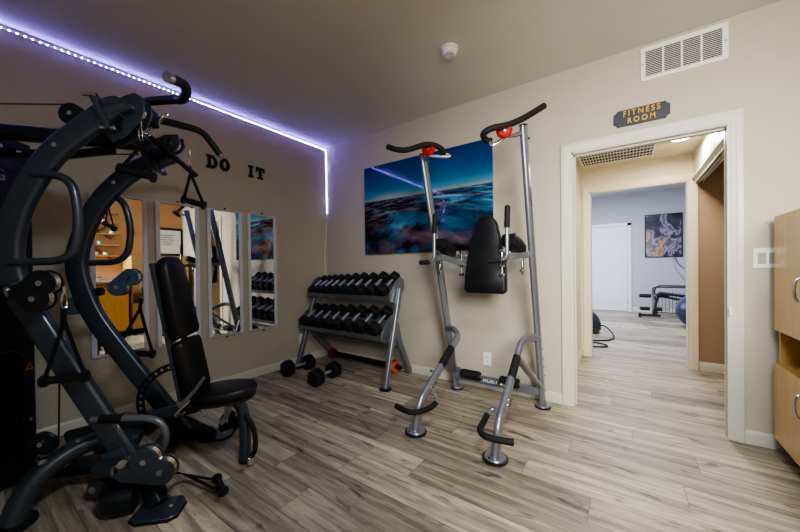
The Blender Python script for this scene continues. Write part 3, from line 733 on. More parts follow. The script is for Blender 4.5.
MB().box(bp0+Fp@V((0, .30, -.035)), (.10, .04, .16)).build('pad_bracket', 'silver', st, .003)
for s in (-1, 1):
    gx = XC+.004+s*.276; base = up_at(s, 1.20)
    # side arm from upright forward
    pts = [base+V((-s*.0, -.01, .02)), V((gx+s*.015, -.55, 1.205)), V((gx, -.72, 1.20))]
    MB().sweep(pts, rr(.03, .045, .006), up=(0, 0, 1)).build('arm_bracket', 'silver', st)
    # inner arm from pad to arm
    MB().sweep([V((XC+s*.15, -.44, 1.15)), V((gx-s*.01, -.66, 1.215))], rr(.022, .045, .004), up=(0, 0, 1)).build('arm_link', 'silver', st)
    f = MB(); f.tube([V((XC+s*.165, -.48, 1.06)), V((XC+s*.165, -.48, 1.26))], .007, 8)
    for z in (1.07, 1.14, 1.25): f.cyl((XC+s*.165, -.50, z), (XC+s*.165, -.46, z), .013, n=10)
    f.build('adjustment_pin', 'chrome', st)
    # elbow pad
    MB().pad([(-.047, -.12), (.047, -.12), (.056, -.10), (.056, .10), (.047, .12), (-.047, .12), (-.056, .10), (-.056, -.10)], Matrix.Rotation(radians(-20), 3, 'X')@Matrix.Rotation(radians(s*-4), 3, 'Z'), (gx-s*.005, -.57, 1.25), .078, .018).build('elbow_pad', 'vinyl', st, ang=60)
    # handle: black upright grip, silver bend, short outward grip
    hp = [V((gx, -.73, 1.53)), V((gx, -.74, 1.20)), V((gx-.02, -.745, 1.178)), V((gx-.11, -.75, 1.172))]
    MB().tube(fil([V((gx, -.735, 1.40)), V((gx, -.74, 1.19)), V((gx-.06, -.745, 1.172))], .03), .0125, 12).build('handle_bar', 'silver', st)
    MB().tube([V((gx+.002, -.725, 1.54)), V((gx+.002, -.726, 1.533)), V((gx, -.735, 1.40)), V((gx, -.736, 1.39))], .02, 14, rads=[.012, .0185, .0185, .016]).build('hand_grip', 'foam', st)
    MB().cyl((gx-.035, -.745, 1.172), (gx-.125, -.75, 1.170), .0185, edge=.005, n=14).build('hand_grip', 'foam', st)
    f = MB(); f.box((gx+s*.05, -.55, 1.13), (.012, .03, .12)); f.cyl((gx+s*.03, -.55, 1.10), (gx+s*.07, -.55, 1.10), .008, n=8); f.build('lever', 'chrome', st, .002)
    # pull-up handle on top
    t_ = UT[s]; k = V((2.556, -.775, 2.022)) if s > 0 else V((1.966, -.745, 2.038))
    MB().tube(smooth([t_+V((0, 0, -.04)), t_.lerp(k, .5)+V((0, .01, -.045)), V((k.x-.005, k.y+.02, k.z-.02)), k], 4), .015, 12).build('handle_stem', 'silver', st)
    kd = MB().lathe([(.01, -.018), (.040, -.017), (.052, -.006), (.052, .006), (.040, .017), (.01, .018)], k, (.25, -1, .12), 10).build('adjustment_knob', 'red', st)
    MB().lathe([(.014, .012), (.014, .02), (.004, .022)], k, (.25, -1, .12), 10).build('knob_bolt', 'chrome', kd)
    if s < 0: P_ = [(1.712, -.93, 2.062), (1.77, -.91, 2.035), (1.834, -.87, 2.025), (1.90, -.82, 2.045), (1.958, -.78, 2.066), (2.01, -.73, 2.064), (2.043, -.69, 2.045), (2.06, -.65, 2.015)]
    else: P_ = [(2.768, -.60, 2.192), (2.669, -.70, 2.105), (2.60, -.76, 2.062), (2.563, -.80, 2.044), (2.50, -.845, 2.028), (2.448, -.855, 2.005), (2.440, -.82, 1.985), (2.455, -.79, 1.972)]
    MB().tube(smooth([V(p) for p in P_], 6), .0205, 14).build('pull_up_grip', 'foam', st)
    e = V(P_[-1]); MB().tube(smooth([e, e+V((.02, .03, -.022)), V((k.x-.01, k.y+.03, k.z-.035)), k+V((0, .012, -.01))], 4), .012, 10).build('grip_tube', 'chrome', st)
text_mb('HOIST', .046, up_at(1, 1.62)+V((.0235, -.018, 0)), (up_at(1, 0)-up_at(1, 2)), V((.35, -1, .2)), .003, .001, 1.0, shear=.3).build('lettering', 'blackletter', st)
text_mb('HOIST', .062, up_at(-1, 1.62)+V((-.0255, -.0, 0)), (up_at(1, 0)-up_at(1, 2)), V((0, -1, -.2)), .003, .001, 1.0, shear=.3).build('lettering', 'blackletter', st)

# ------------------------------------------------------------------ DUMBBELL RACK
rk = thing('dumbbell_rack', 'two tier grey dumbbell rack standing in the room corner', 'rack', (.74, -.30, 0))
tn = radians(31)
def tier(name, xl, xr, yf, zf, depth=.27):
    yb_, zb_ = yf+depth*cos(tn), zf+depth*sin(tn)
    f = MB(); d = V((0, cos(tn), sin(tn))); n = V((0, -sin(tn), cos(tn))); o = V((xl, yf, zf))
    prof = [(0, .0), (0, .035), (.012, .035), (.012, .006), (depth-.012, .006), (depth-.012, .035), (depth, .035), (depth, 0)]
    prof = [(0, -.034), (0, .014), (.008, .014), (.008, .004), (depth-.008, .004), (depth-.008, .03), (depth, .03), (depth, -.02), (depth-.01, -.02), (depth-.01, -.006), (.008, -.006), (.008, -.034)]
    f.skin([f.ring([V((x, yf, zf))+d*a+n*b for a, b in prof]) for x in (xl, xr)]); s_ = f.build(name, 'silver', rk)
    for x, sg in ((xl, -1), (xr, 1)):
        out = [(-.015, -.03), (.03, -.085), (depth*.55, -.10), (depth-.01, -.06), (depth+.03, .02), (depth-.02, .085), (depth-.10, .09), (.02, .035)]
        f = MB(); f.prism([V((x, yf, zf))+d*a+n*b for a, b in out], (sg*.006, 0, 0)); f.build('end_plate', 'silver', rk, .002)
    p = V((xr+.0075, yf, zf))+d*.02+n*(-.01); MB().box(p, (.002, .012, .012)).build('red_sticker', 'red', rk)
    return d, n
tier('upper_tray', .115, 1.325, -.42, .835); tier('lower_tray', .075, 1.295, -.52, .462)
for s, xb_, xt in ((-1, .10, .12), (1, 1.372, 1.352)):
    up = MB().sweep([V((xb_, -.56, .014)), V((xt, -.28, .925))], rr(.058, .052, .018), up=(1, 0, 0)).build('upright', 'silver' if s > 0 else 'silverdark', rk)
    f = MB()
    for z in (.18, .30, .50, .62): t_ = z/.91; p = V((xb_, -.56, 0)).lerp(V((xt, -.28, .91)), t_); f.cyl(p+V((.024, -.012, 0)), p+V((.031, -.012, 0)), .007, n=8)
    f.build('bolt', 'chrome', up)
    pts = smooth([V((xt, -.37, .62)), V((xb_, -.33, .40)), V((xb_-.02*s, -.24, .27)), V((xb_-.055*s, -.12, .12)), V((xb_-.075*s, -.055, .05)), V((xb_-.08*s, -.04, .012))], 5)
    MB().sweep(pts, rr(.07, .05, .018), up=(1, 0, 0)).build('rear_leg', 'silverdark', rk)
    MB().lathe([(.055, .001), (.057, .004), (.057, .013), (.048, .016)], (xb_, -.56, 0)).build('rubber_foot', 'rubber', rk)
MB().sweep([V((.10, -.28, .33)), V((1.37, -.28, .33))], rr(.04, .03, .006), up=(0, 0, 1)).build('cross_bar', 'silverdark', rk)

def hexp(r, n=6): return [(r*cos(2*pi*i/n+pi/6), r*sin(2*pi*i/n+pi/6)) for i in range(n)]
def make_dumbbell(R_, L_, label, group):
    """axis along local y, centred on the origin"""
    g = thing('hex_dumbbell', label, 'dumbbell', (0, 0, 0), 0, group); hl = L_*.27
    prof = [(.013, -L_/2+hl), (.013, -L_/2+hl+.01), (.0155, 0), (.013, L_/2-hl-.01), (.013, L_/2-hl)]
    MB().lathe(prof, (0, 0, 0), (0, 1, 0), 14).build('handle', 'knurl', g, local=True)
    for s in (-1, 1):
        f = MB(); rings = []
        for q, y in ((.72, L_/2), (.97, L_/2-.014), (1, L_/2-.022), (1, L_/2-hl+.016), (.9, L_/2-hl+.004), (.55, L_/2-hl)):
            rings.append(f.ring([V((a*q, s*y, b*q)) for a, b in hexp(R_)]))
        f.skin(rings); f.build('hex_head', 'hex', g, .003, local=True, ang=20)
    return g
ordn = ['first', 'second', 'third', 'fourth', 'fifth', 'sixth', 'seventh', 'eighth', 'ninth', 'tenth']
def place(tname, xs, yf, zf, radii, mid):
    protos = {}
    for i, (x, R_) in enumerate(zip(xs, radii)):
        lb = 'black hex dumbbell, %s from the left end of the %s tier' % (ordn[i], tname)
        grp = 'hex dumbbells on the %s tier of the rack' % tname
        L_ = .262+R_*.9
        if R_ in protos: g = dup(protos[R_], lb, grp)
        else: g = make_dumbbell(R_, L_, lb, grp); protos[R_] = g
        d = V((0, cos(tn), sin(tn))); n = V((0, -sin(tn), cos(tn)))
        c = V((x, yf, zf))+d*mid+n*(.0065+R_*.866)
        g.location = c; g.rotation_euler = (tn, 0, 0)
place('upper', [.168, .262, .356, .462, .572, .70, .825, .957, 1.098, 1.243], -.42, .835, [.040, .040, .045, .048, .050, .056, .060, .060, .065, .065], .158)
place('lower', [.155, .285, .425, .565, .712, .872, 1.042, 1.215], -.52, .462, [.062, .062, .066, .066, .070, .074, .078, .078], .165)
# two on the floor
for (a, b), lb in ((((.262, -.815), (.268, -.545)), 'black hex dumbbell lying on the floor next to the mirror wall baseboard'), (((.745, -.835), (.705, -.585)), 'black hex dumbbell lying on the floor in front of the rack')):
    g = make_dumbbell(.090, .37, lb, None); a = V((*a, .078)); b = V((*b, .078)); d = b-a; g.location = (a+b)/2; g.rotation_euler = (0, 0, math.atan2(d.y, d.x)-pi/2)
# barbell behind the rack with coloured plates
g = thing('padded_barbell', 'black padded bar with magenta and orange end discs lying behind the rack', 'barbell', (.68, -.10, 0))
MB().cyl((.20, -.105, .075), (1.20, -.115, .07), .028, n=16).build('bar_sleeve', 'foam', g)
MB().lathe([(.02, -.02), (.062, -.018), (.068, 0), (.062, .018), (.02, .02)], (.19, -.105, .070), (1, 0, 0)).build('end_disc', 'magenta', g)
MB().lathe([(.02, -.014), (.060, -.012), (.064, 0), (.060, .012), (.02, .014)], (1.165, -.115, .065), (1, 0, 0)).build('end_disc', 'orange', g)
MB().lathe([(.02, -.012), (.066, -.010), (.070, 0), (.066, .010), (.02, .012)], (1.145, -.115, .071), (1, 0, 0)).build('tyre', 'rubber', g)
MB().cyl((1.17, -.115, .065), (1.24, -.116, .065), .022, n=14).build('end_knob', 'rubber', g)

# ------------------------------------------------------------------ HOME GYM (local frame: a forward, s to the near side)
O = V((1.12, -2.13, 0)); gym = thing('home_gym', 'dark gunmetal home gym with two curved arms beside the mirror wall', 'exercise machine', O, pi/4)
def g3(a, s, z): return V((a, -s, z))
def GW(a, s, z): return O+Matrix.Rotation(pi/4, 3, 'Z')@V((a, -s, z))
def gb(mb, name, m, **kw): return mb.build(name, m, kw.pop('parent', gym), local=True, **kw)
NS = V((0, 1, 0))
prof_n = [(-.155, 1.945), (-.20, 1.93), (-.309, 1.834), (-.416, 1.736), (-.50, 1.622), (-.575, 1.477), (-.618, 1.335), (-.629, 1.193), (-.598, 1.041), (-.512, .88), (-.353, .579), (-.165, .229), (-.11, .125)]
prof_f = [(-.10, 1.865), (-.164, 1.84), (-.304, 1.770), (-.430, 1.668), (-.535, 1.535), (-.611, 1.371), (-.652, 1.191), (-.625, 1.022), (-.560, .851), (-.433, .645), (-.273, .405), (-.11, .165), (-.075, .115)]
for pr, s in ((prof_n, 1), (prof_f, -1)):
    arm = gb(MB().sweep(smooth([g3(a, s*.21, z) for a, z in pr], 5), rr(.105, .055, .018, 4), up=NS), 'arched_arm', 'gun')
    # D handle inside the arch
    D = [(-.57, 1.600), (-.42, 1.592), (-.372, 1.42), (-.395, 1.19), (-.64, 1.184)]
    if s > 0: D = [(-.51, 1.60), (-.355, 1.588), (-.325, 1.42), (-.345, 1.185), (-.61, 1.182)]
    gb(MB().tube(fil([g3(a, s*.235, z) for a, z in D], .11, 8), .0185, 14), 'side_handle', 'gun')
    f = MB()
    for a, z in ((pr[3][0]-.0, pr[3][1]),): f.cyl(g3(a, s*.21+.026*1, z), g3(a, s*.21+.034, z), .012, n=10)
    gb(f, 'bolt', 'chrome', parent=gym)
    # foot: boxed leg splayed outward with bolted cover, floor plate
    K = V((-.09, -s*.215, .15)); FT = V((.035, -s*.320, .016))
    gb(MB().sweep([K+V((0, 0, .02)), FT], rr(.075, .06, .012), up=(0, -s, 0)), 'lower_leg', 'gun2')
    n_ = (FT-K).normalized(); cov = MB(); mid = K.lerp(FT, .55)+V((.03, -s*.012, .012)); 
    cov.sweep([K.lerp(FT, .12)+V((.034, 0, .02)), K.lerp(FT, .85)+V((.034, 0, .02))], rr(.014, .05, .004), up=(0, 1, 0)); gb(cov, 'leg_cover', 'gun2', bevel=.002)
    f = MB()
    for t_ in (.3, .72): p = K.lerp(FT, t_)+V((.040, 0, .026)); f.cyl(p, p+V((.008, 0, .008)), .010, n=10)
    gb(f, 'bolt', 'chrome')
    fc = (.035, s*.335)
    foot = MB(); c0 = V((.055, -s*.345, 0)); out = [(-.10, -.055), (-.06, -.085), (.075, -.085), (.105, -.06), (.105, .03), (.07, .08), (-.06, .08), (-.10, .05)]
    foot.prism([c0+V((x, s*y, .001)) for x, y in out], (0, 0, .008)); gb(foot, 'rubber_pad', 'rubber')
    foot = MB(); foot.prism([c0+V((x*.96, s*y*.96, .009)) for x, y in out], (0, 0, .008)); gb(foot, 'foot_plate', 'gun', bevel=.003)
    f = MB(); f.cyl(c0+V((.05, 0, .017)), c0+V((.05, 0, .021)), .008, n=10); gb(f, 'bolt', 'chrome')

# shaped block on the floor between the feet, and the low spine
blk = smooth([g3(-.06, .32, .062), g3(-.15, .33, .062), g3(-.19, .25, .06), g3(-.17, .12, .06), g3(-.17, 0, .06), g3(-.17, -.12, .06), g3(-.19, -.25, .06), g3(-.15, -.33, .062), g3(-.06, -.32, .062)], 5)
gb(MB().sweep(blk, rr(.09, .11, .035, 5), up=(0, 0, 1)), 'front_floor_beam', 'gun2')
gb(MB().sweep([g3(-1.15, 0, .075), g3(-.12, 0, .075)], rr(.09, .07, .012), up=(0, 0, 1)), 'floor_spine', 'gun2')
gb(MB().sweep([g3(-.62, .04, .118), g3(-.10, .10, .118)], rr(.12, .012, .003), up=(0, 0, 1)), 'bolted_plate', 'gun2')
f = MB()
for a, s in ((-.50, .04), (-.50, .10), (-.35, .03), (-.35, .12), (-.22, .05), (-.22, .14)): f.cyl(g3(a, s, .124), g3(a, s, .134), .010, n=10)
gb(f, 'bolt', 'chrome')
hk = MB(); hk.prism([g3(-.32+x, .205+0*x, .07+y) for x, y in [(-.0, .0), (.02, -.03), (.06, -.04), (.20, -.02), (.22, .03), (.16, .035), (.10, .015), (.05, .045), (.01, .04)]], g3(0, .03, 0)); gb(hk, 'hook_bracket', 'gun', bevel=.004)
f = MB(); f.cyl(g3(-.29, .235, .075), g3(-.29, .243, .075), .016, n=12); gb(f, 'bolt', 'chrome')
# curved rear stabiliser leg with oval foot
for s in (1, -1):
    pts = smooth([g3(-.545, s*.325, .016), g3(-.53, s*.300, .10), g3(-.49, s*.245, .19), g3(-.41, s*.155, .245), g3(-.30, s*.085, .255), g3(-.18, s*.065, .22)], 6)
    gb(MB().sweep(pts, rr(.10, .075, .030, 5), up=(0, 0, 1), scales=None), 'stabiliser_leg', 'gun')
    gb(MB().lathe([(.088, .001), (.090, .006), (.088, .014), (.07, .018)], g3(-.555, s*.325, 0), n=28), 'oval_foot', 'rubber')
    f = MB(); f.cyl(g3(-.49, s*.24, .215), g3(-.49, s*.24, .25), .018, n=10); f.cyl(g3(-.40, s*.16, .275), g3(-.40, s*.16, .290), .014, n=10); gb(f, 'bolt', 'chrome')
# tower shroud at the back
tw = MB(); a0, a1 = -.86, -.845
def tower_plate(mb, hole=True):
    # front plate with a tall slot
    w_ = .17; s0, s1, z0, z1 = -.10, .10, .14, .72
    P = lambda s, z: g3(a0, s, z)
    outer = [(-w_, .10), (w_, .10), (w_, 1.88), (-w_, 1.88)]
    mb.bb(*sorted2(g3(a0, -w_, .06), g3(a1, s0, 1.86))); mb.bb(*sorted2(g3(a0, s1, .06), g3(a1, w_, 1.86)))
    mb.bb(*sorted2(g3(a0, s0, z1), g3(a1, s1, 1.86))); mb.bb(*sorted2(g3(a0, s0, .06), g3(a1, s1, z0)))
def sorted2(a, b): return (V([min(a[i], b[i]) for i in range(3)]), V([max(a[i], b[i]) for i in range(3)]))
tower_plate(tw); gb(tw, 'front_shroud', 'shroud')
arch = [g3(a1+.006, s, z) for s, z in [(-.092, .14), (-.092, .64)]+[(-.092*cos(radians(q)), .64+.075*sin(radians(q))) for q in range(15, 180, 15)]+[(.092, .64), (.092, .14)]]
gb(MB().tube(arch, .009, 8), 'slot_edging', 'rubber')
tw = MB()
for s in (-.17, .158): tw.bb(*sorted2(g3(-1.20, s, .06), g3(-.86, s+.012, 1.86)))
gb(tw, 'side_shroud', 'shroud'); 
gb(MB().bb(*sorted2(g3(-1.21, -.17, .06), g3(-1.20, .17, 1.86))), 'rear_shroud', 'shroud')
for s in (-.06, .06): gb(MB().cyl(g3(-.95, s, .10), g3(-.95, s, 1.86), .011, n=12), 'guide_rod', 'chrome')
for i in range(13): gb(MB().bb(*sorted2(g3(-1.0, -.085, .13+i*.027), g3(-.90, .085, .154+i*.027))), 'weight_plate', 'rubber', bevel=.002)
gb(MB().bb(*sorted2(g3(-1.22, -.18, .001), g3(-.83, .18, .06))), 'tower_base', 'gun2', bevel=.006)
stk = MB(); stk.prism([g3(a1+.001, -.135+x, .60+y) for x, y in [(-.024, -.02), (.024, -.02), (0, .024)]], g3(.001, 0, 0)); gb(stk, 'warning_sticker', 'warn')
stk = MB(); stk.prism([g3(a1+.0025, -.135+x, .60+y) for x, y in [(-.011, -.011), (.011, -.011), (0, .011)]], g3(.001, 0, 0)); gb(stk, 'sticker_mark', 'slot')
f = MB(); f.tube([g3(a1+.002, -.03+.042*cos(q), 1.68+.014*sin(q)) for q in [2*pi*i/16 for i in range(16)]], .004, 6, loop=True); gb(f, 'slot_rim', 'rubber')
f = MB()
for s, z in ((-.12, 1.80), (.0, 1.80), (-.13, .3)): f.cyl(g3(a1, s, z), g3(a1+.008, s, z), .010, n=10)
gb(f, 'bolt', 'chrome')
tm = text_mb('G', .075, GW(a1+.002, .0, 1.645), Matrix.Rotation(pi/4, 3, 'Z')@V((0, 1, 0)), (0, 0, 1), .002, .002); tm.build('lettering', 'printgrey', gym)
# top spine, head, pull-up bars
gb(MB().sweep([g3(-1.15, 0, 1.885), g3(-.16, 0, 1.845)], rr(.075, .07, .014), up=(0, 0, 1)), 'top_beam', 'gun2')
gb(MB().sweep([g3(-1.0, -.06, 1.79), g3(-.60, -.06, 1.78), g3(-.32, 0, 1.80)], rr(.04, .04, .01), up=(0, 0, 1)), 'lower_top_beam', 'gun2')
for s in (1, -1):
    hd = MB(); z = 0 if s > 0 else -.06
    out = [(-.26, 1.93), (-.208, 1.985), (-.10, 2.032), (-.06, 2.005), (-.055, 1.95), (-.075, 1.89), (-.14, 1.81), (-.20, 1.775), (-.27, 1.86)]
    if s < 0: out = [(-.26, 1.88), (-.12, 1.95), (-.05, 1.955), (-.04, 1.90), (-.07, 1.86), (-.16, 1.84), (-.25, 1.83)]
    for ds in (-.035, .03):
        hd2 = hd; hd2.prism([g3(a, s*.16+ds, z_) for a, z_ in out], g3(0, .006, 0))
    gb(hd, 'head_plate', 'gun', bevel=.002)
    lob = (-.115, 1.955) if s > 0 else (-.10, 1.905)
    gb(MB().lathe([(.012, -.016), (.044, -.014), (.038, 0), (.044, .014), (.012, .016)], g3(lob[0], s*.16, lob[1]), (0, 1, 0)), 'pulley_wheel', 'steel')
    gb(MB().cyl(g3(lob[0], s*.16-.048, lob[1]), g3(lob[0], s*.16+.05, lob[1]), .012, n=12), 'bolt', 'chrome')
    gb(MB().sweep([g3(-.20, s*.02, 1.85), g3(-.19, s*.20, 1.87)], rr(.07, .07, .012), up=(0, 0, 1)), 'head_cross_tube', 'gun2')
    # clamp flange where the arch enters the head
    fl = MB(); fl.sweep([g3(-.255, s*.21, 1.985 if s > 0 else 1.90), g3(-.185, s*.21, 1.825 if s > 0 else 1.74)], rr(.026, .10, .008), up=NS); gb(fl, 'clamp_flange', 'gun', bevel=.002)
    f = MB()
    for t_ in (.06, .94):
        p = g3(-.262, s*.21+.045, 1.99 if s > 0 else 1.90).lerp(g3(-.19, s*.21+.03, 1.82 if s > 0 else 1.74), t_); f.cyl(p+V((-.03, 0, 0)), p+V((.03, 0, 0)), .009, n=10)
    gb(f, 'bolt', 'chrome')
gb(MB().cyl(g3(-.225, .21, 1.91), g3(-.12, .21, 1.965), .036, n=20), 'pivot_sleeve', 'gun')
pb = gb(MB().tube(smooth([g3(-.157, .0, 2.04), g3(-.12, .05, 2.055), g3(.05, .14, 2.035), g3(.12, .20, 2.01), g3(.175, .28, 2.005), g3(.19, .34, 2.015), g3(.168, .40, 2.005)], 6), .022, 14), 'pull_up_bar', 'rubber')
gb(MB().cyl(g3(.167, .402, 2.004), g3(.158, .425, 1.999), .0235, n=16), 'bar_end_cap', 'chrome', parent=pb)
pb = gb(MB().tube(smooth([g3(-.157, .0, 2.02), g3(-.15, -.05, 2.012), g3(-.071, -.20, 2.042), g3(.0, -.32, 2.055), g3(.045, -.38, 2.00), g3(.088, -.40, 1.932)], 6), .0215, 14), 'pull_up_bar', 'rubber')
gb(MB().cyl(g3(.0885, -.4, 1.931), g3(.096, -.402, 1.92), .017, n=16), 'bar_end_cap', 'chrome', parent=pb)
gb(MB().bb(*sorted2(g3(-.20, -.05, 1.95), g3(-.11, .05, 2.035))), 'bar_block', 'gun2', bevel=.006)
# idler pulleys and cables
def wheel(c, r, nrm=(0, 1, 0), m='gun2', th=.014): return gb(MB().lathe([(.012, -th), (r, -th*.9), (r*.9, 0), (r, th*.9), (.012, th)], c, nrm, 28), 'pulley_wheel', m)
wheel(g3(-.36, .21, 1.895), .052); gb(MB().cyl(g3(-.36, .21, 1.895), g3(-.36, .232, 1.895), .011, n=10), 'bolt', 'chrome')
wheel(g3(-.90, .02, 1.955), .05)
wheel(g3(-.515, .20, .305), .055, (0, 1, .2)); gb(MB().cyl(g3(-.515, .20, .305), g3(-.515, .226, .31), .012, n=10), 'bolt', 'chrome')
cab = [[g3(-.90, .02, 2.005), g3(-.36, .21, 1.945)], [g3(-.84, -.03, 1.77), g3(-.22, -.05, 1.80)], [g3(-.455, .20, .31), g3(-.44, .205, .70), g3(-.425, .205, 1.00)], [g3(-.80, .30, .10), g3(-.42, .22, .19)]]
for c in cab: gb(MB().tube(c, .0035, 6), 'cable', 'cable')
# heart-shaped swivel pulley brackets
def heart(l1, l2, piv, m, s, R_=.058, nrm=(0, 1, 0), th=.046):
    nrm = V(nrm).normalized(); l1, l2, piv = V(l1), V(l2), V(piv); mid = (l1+l2)/2
    u = (l2-l1).normalized(); v = nrm.cross(u).normalized()
    if (piv-mid).dot(v) > 0: v = -v
    d = (l2-l1).length/2; R_ = max(R_, d*1.06); h0 = math.acos(d/R_)
    pu, pv = (piv-mid).dot(u), (piv-mid).dot(v)
    o2 = [(d+R_*cos(t), R_*sin(t)) for t in [pi-h0-(pi-h0+radians(60))*i/16 for i in range(17)]]
    o1 = [(-d-R_*cos(t), R_*sin(t)) for t in [pi-h0-(pi-h0+radians(60))*i/16 for i in range(17)]][::-1][:-1]
    out = o2+[(pu+.024, pv), (pu-.024, pv)]+o1
    f = MB()
    for sd in (-1, 1):
        c = mid+nrm*(sd*th/2-.003); f.prism([c+u*x+v*y for x, y in out], nrm*.006)
    br = gb(f, 'pulley_bracket', m, bevel=.0015)
    for l in (l1, l2):
        gb(MB().lathe([(.012, -.014), (R_*.93, -.013), (R_*.80, 0), (R_*.93, .013), (.012, .014)], l, nrm, 28), 'pulley_wheel', 'steel')
        gb(MB().cyl(l-nrm*(th/2+.010), l+nrm*(th/2+.010), .013, n=12), 'bolt', 'chrome')
    return br
heart(g3(-.440, .275, 1.083), g3(-.468, .275, 1.012), g3(-.56, .265, 1.035), 'rubber', 1, .060)
gb(MB().cyl(g3(-.66, .245, 1.035), g3(-.545, .265, 1.05), .034, n=18), 'swivel_sleeve', 'gun2')
gb(MB().cyl(g3(-.575, .26, 1.046), g3(-.560, .263, 1.049), .037, n=18), 'swivel_ring', 'chrome')
heart(g3(-.403, -.275, 1.095), g3(-.468, -.275, 1.032), g3(-.57, -.255, 1.005), 'bluegrey', -1, .054)
gb(MB().cyl(g3(-.66, -.245, .995), g3(-.55, -.255, 1.01), .026, n=18), 'swivel_sleeve', 'gun2')
heart(g3(-.002, .33, .246), g3(.064, .33, .188), g3(-.12, .31, .180), 'gun', 1, .062)
gb(MB().cyl(g3(-.26, .24, .175), g3(-.14, .29, .19), .036, n=20), 'swivel_sleeve', 'gun')
gb(MB().cyl(g3(-.145, .288, .189), g3(-.13, .293, .191), .039, n=20), 'swivel_ring', 'chrome')
gb(MB().sweep([g3(-.20, .235, .26), g3(-.17, .24, .18)], rr(.10, .03, .006), up=NS), 'gusset', 'gun', bevel=.003)
wheel(g3(-.672, -.21, .927), .052, m='bluegrey')
# lower grab handle loop on the near arm
D = [(-.29, .415), (-.16, .408), (-.065, .400), (.005, .375), (.032, .315), (.015, .24), (-.06, .212), (-.18, .205)]
gb(MB().tube(smooth([g3(a, .235, z) for a, z in D], 6), .0165, 14), 'lower_handle', 'silverdark')
gb(MB().cyl(g3(-.255, .235, .414), g3(-.155, .235, .408), .0205, n=14, edge=.003), 'grip_sleeve', 'foam')

# ------------------------------------------------------------------ hanging strap handles (their own things)
def RW(v): return Matrix.Rotation(pi/4, 3, 'Z')@v
def carabiner(mb, top, L_=.07, w_=.016, r=.0035, side=V((.7, -.7, 0))):
    side = side.normalized(); c = top+V((0, 0, -L_/2)); pts = []
    for i in range(20):
        a = 2*pi*i/20; pts.append(c+side*(w_*cos(a))+V((0, 0, L_/2*sin(a))))
    mb.tube(pts, r, 7, loop=True); return mb
def strap_handle(top, e0, e1, label, up=None):
    """top: where the carabiner hangs; e0,e1: ends of the grip"""
    top, e0, e1 = V(top), V(e0), V(e1); g = thing('strap_handle', label, 'handle', (e0+e1)/2)
    f = MB(); carabiner(f, top, .075, .015); f.tube([top+V((0, 0, .03)), top+V((0, 0, -.004))], .008, 8); f.build('carabiner', 'chrome', g)
    k = top+V((0, 0, -.075)); k2 = k.lerp((e0+e1)/2, .18); u = (e1-e0).normalized()
    n = u.cross((k-(e0+e1)/2)).normalized()
    f = MB(); f.sweep([k+V((0, 0, .004)), k2], rr(.020, .006, .002, 1), up=n)
    for e in (e0, e1): f.sweep([k2, e.lerp(k2, .04)], rr(.004, .018, .001, 1), up=u)
    f.build('strap', 'webbing', g)
    f = MB(); m_ = (e0+e1)/2; f.lathe([(.017, -(e1-e0).length/2), (.0195, 0), (.017, (e1-e0).length/2)], m_, u, 16); f.build('grip', 'rubber', g)
    for e, d in ((e0, -1), (e1, 1)): MB().lathe([(.018, -.006), (.028, -.005), (.028, .005), (.018, .006)], e, u, 16).build('end_disc', 'rubber', g)
    return g
strap_handle(GW(-.36, .28, 1.035), GW(-.44, .29, .632), GW(-.275, .29, .645), 'black strap handle hanging from the middle pulley of the near arm')
strap_handle(GW(-.345, -.27, 1.03), GW(-.495, -.27, .625), GW(-.285, -.27, .60), 'black strap handle hanging from the middle pulley of the far arm, before the mirror')
strap_handle(GW(-.095, .16, 1.875), GW(-.185, .17, 1.652), GW(-.035, .17, 1.615), 'black strap handle hanging highest, from the near head pulley')
strap_handle(GW(-.045, -.26, 1.875), GW(-.085, -.26, 1.59), GW(.035, -.26, 1.553), 'black strap handle hanging below the head of the far arm')
g = thing('strap_handle', 'black strap handle lying on the floor by the near foot of the home gym', 'handle', (1.39, -2.08, 0))
a_ = GW(.075, .33, .20); e0, e1 = V((1.365, -2.10, .026)), V((1.50, -2.065, .026)); e0, e1 = V((1.552, -2.115, .028)), V((1.425, -2.085, .028))
f = MB(); carabiner(f, a_+V((0, 0, .02)), .06, .015, side=V((1, 0, .3))); f.build('carabiner', 'chrome', g)
k = a_.lerp(V((1.26, -2.15, .06)), .5); f = MB()
for e in (e0, e1): f.sweep(smooth([a_+V((0, .01, -.03)), V((1.30, -2.19, .06)), e.lerp(V((1.30, -2.19, .03)), .25), e], 4), rr(.018, .004, .001, 1), up=(0, 0, 1))
f.build('strap', 'webbing', g); u = (e1-e0).normalized(); m_ = (e0+e1)/2
MB().lathe([(.015, -.055), (.0175, 0), (.015, .055)], m_, u, 16).build('grip', 'rubber', g)
for e in (e0, e1): MB().lathe([(.018, -.005), (.025, -.004), (.025, .004), (.018, .005)], e, u, 16).build('end_disc', 'rubber', g)
# pulldown bar hanging at the head
g = thing('pulldown_bar', 'straight black bar hanging slanted from the chain at the gym head', 'bar', GW(.05, 0, 1.7))
MB().cyl(GW(-.165, -.06, 1.905), GW(.075, -.06, 1.69), .0145, n=12, edge=.003).build('bar', 'rubber', g)
MB().cyl(GW(-.165, -.06, 1.905), GW(-.19, -.06, 1.927), .017, n=12, edge=.003).build('bar_end', 'chrome', g)
f = MB()
for i in range(5):
    c = GW(-.165+.022*i, -.04, 1.925+.025*i); dd = RW(V((.66, 0, .75))); w_ = V((.7, -.7, 0)) if i % 2 else RW(V((-.7, 0, .7)))
    f.tube([c+dd*(.018*cos(q))+w_.normalized()*(.009*sin(q)) for q in [2*pi*j/12 for j in range(12)]], .003, 6, loop=True)
f.build('chain', 'chrome', g)

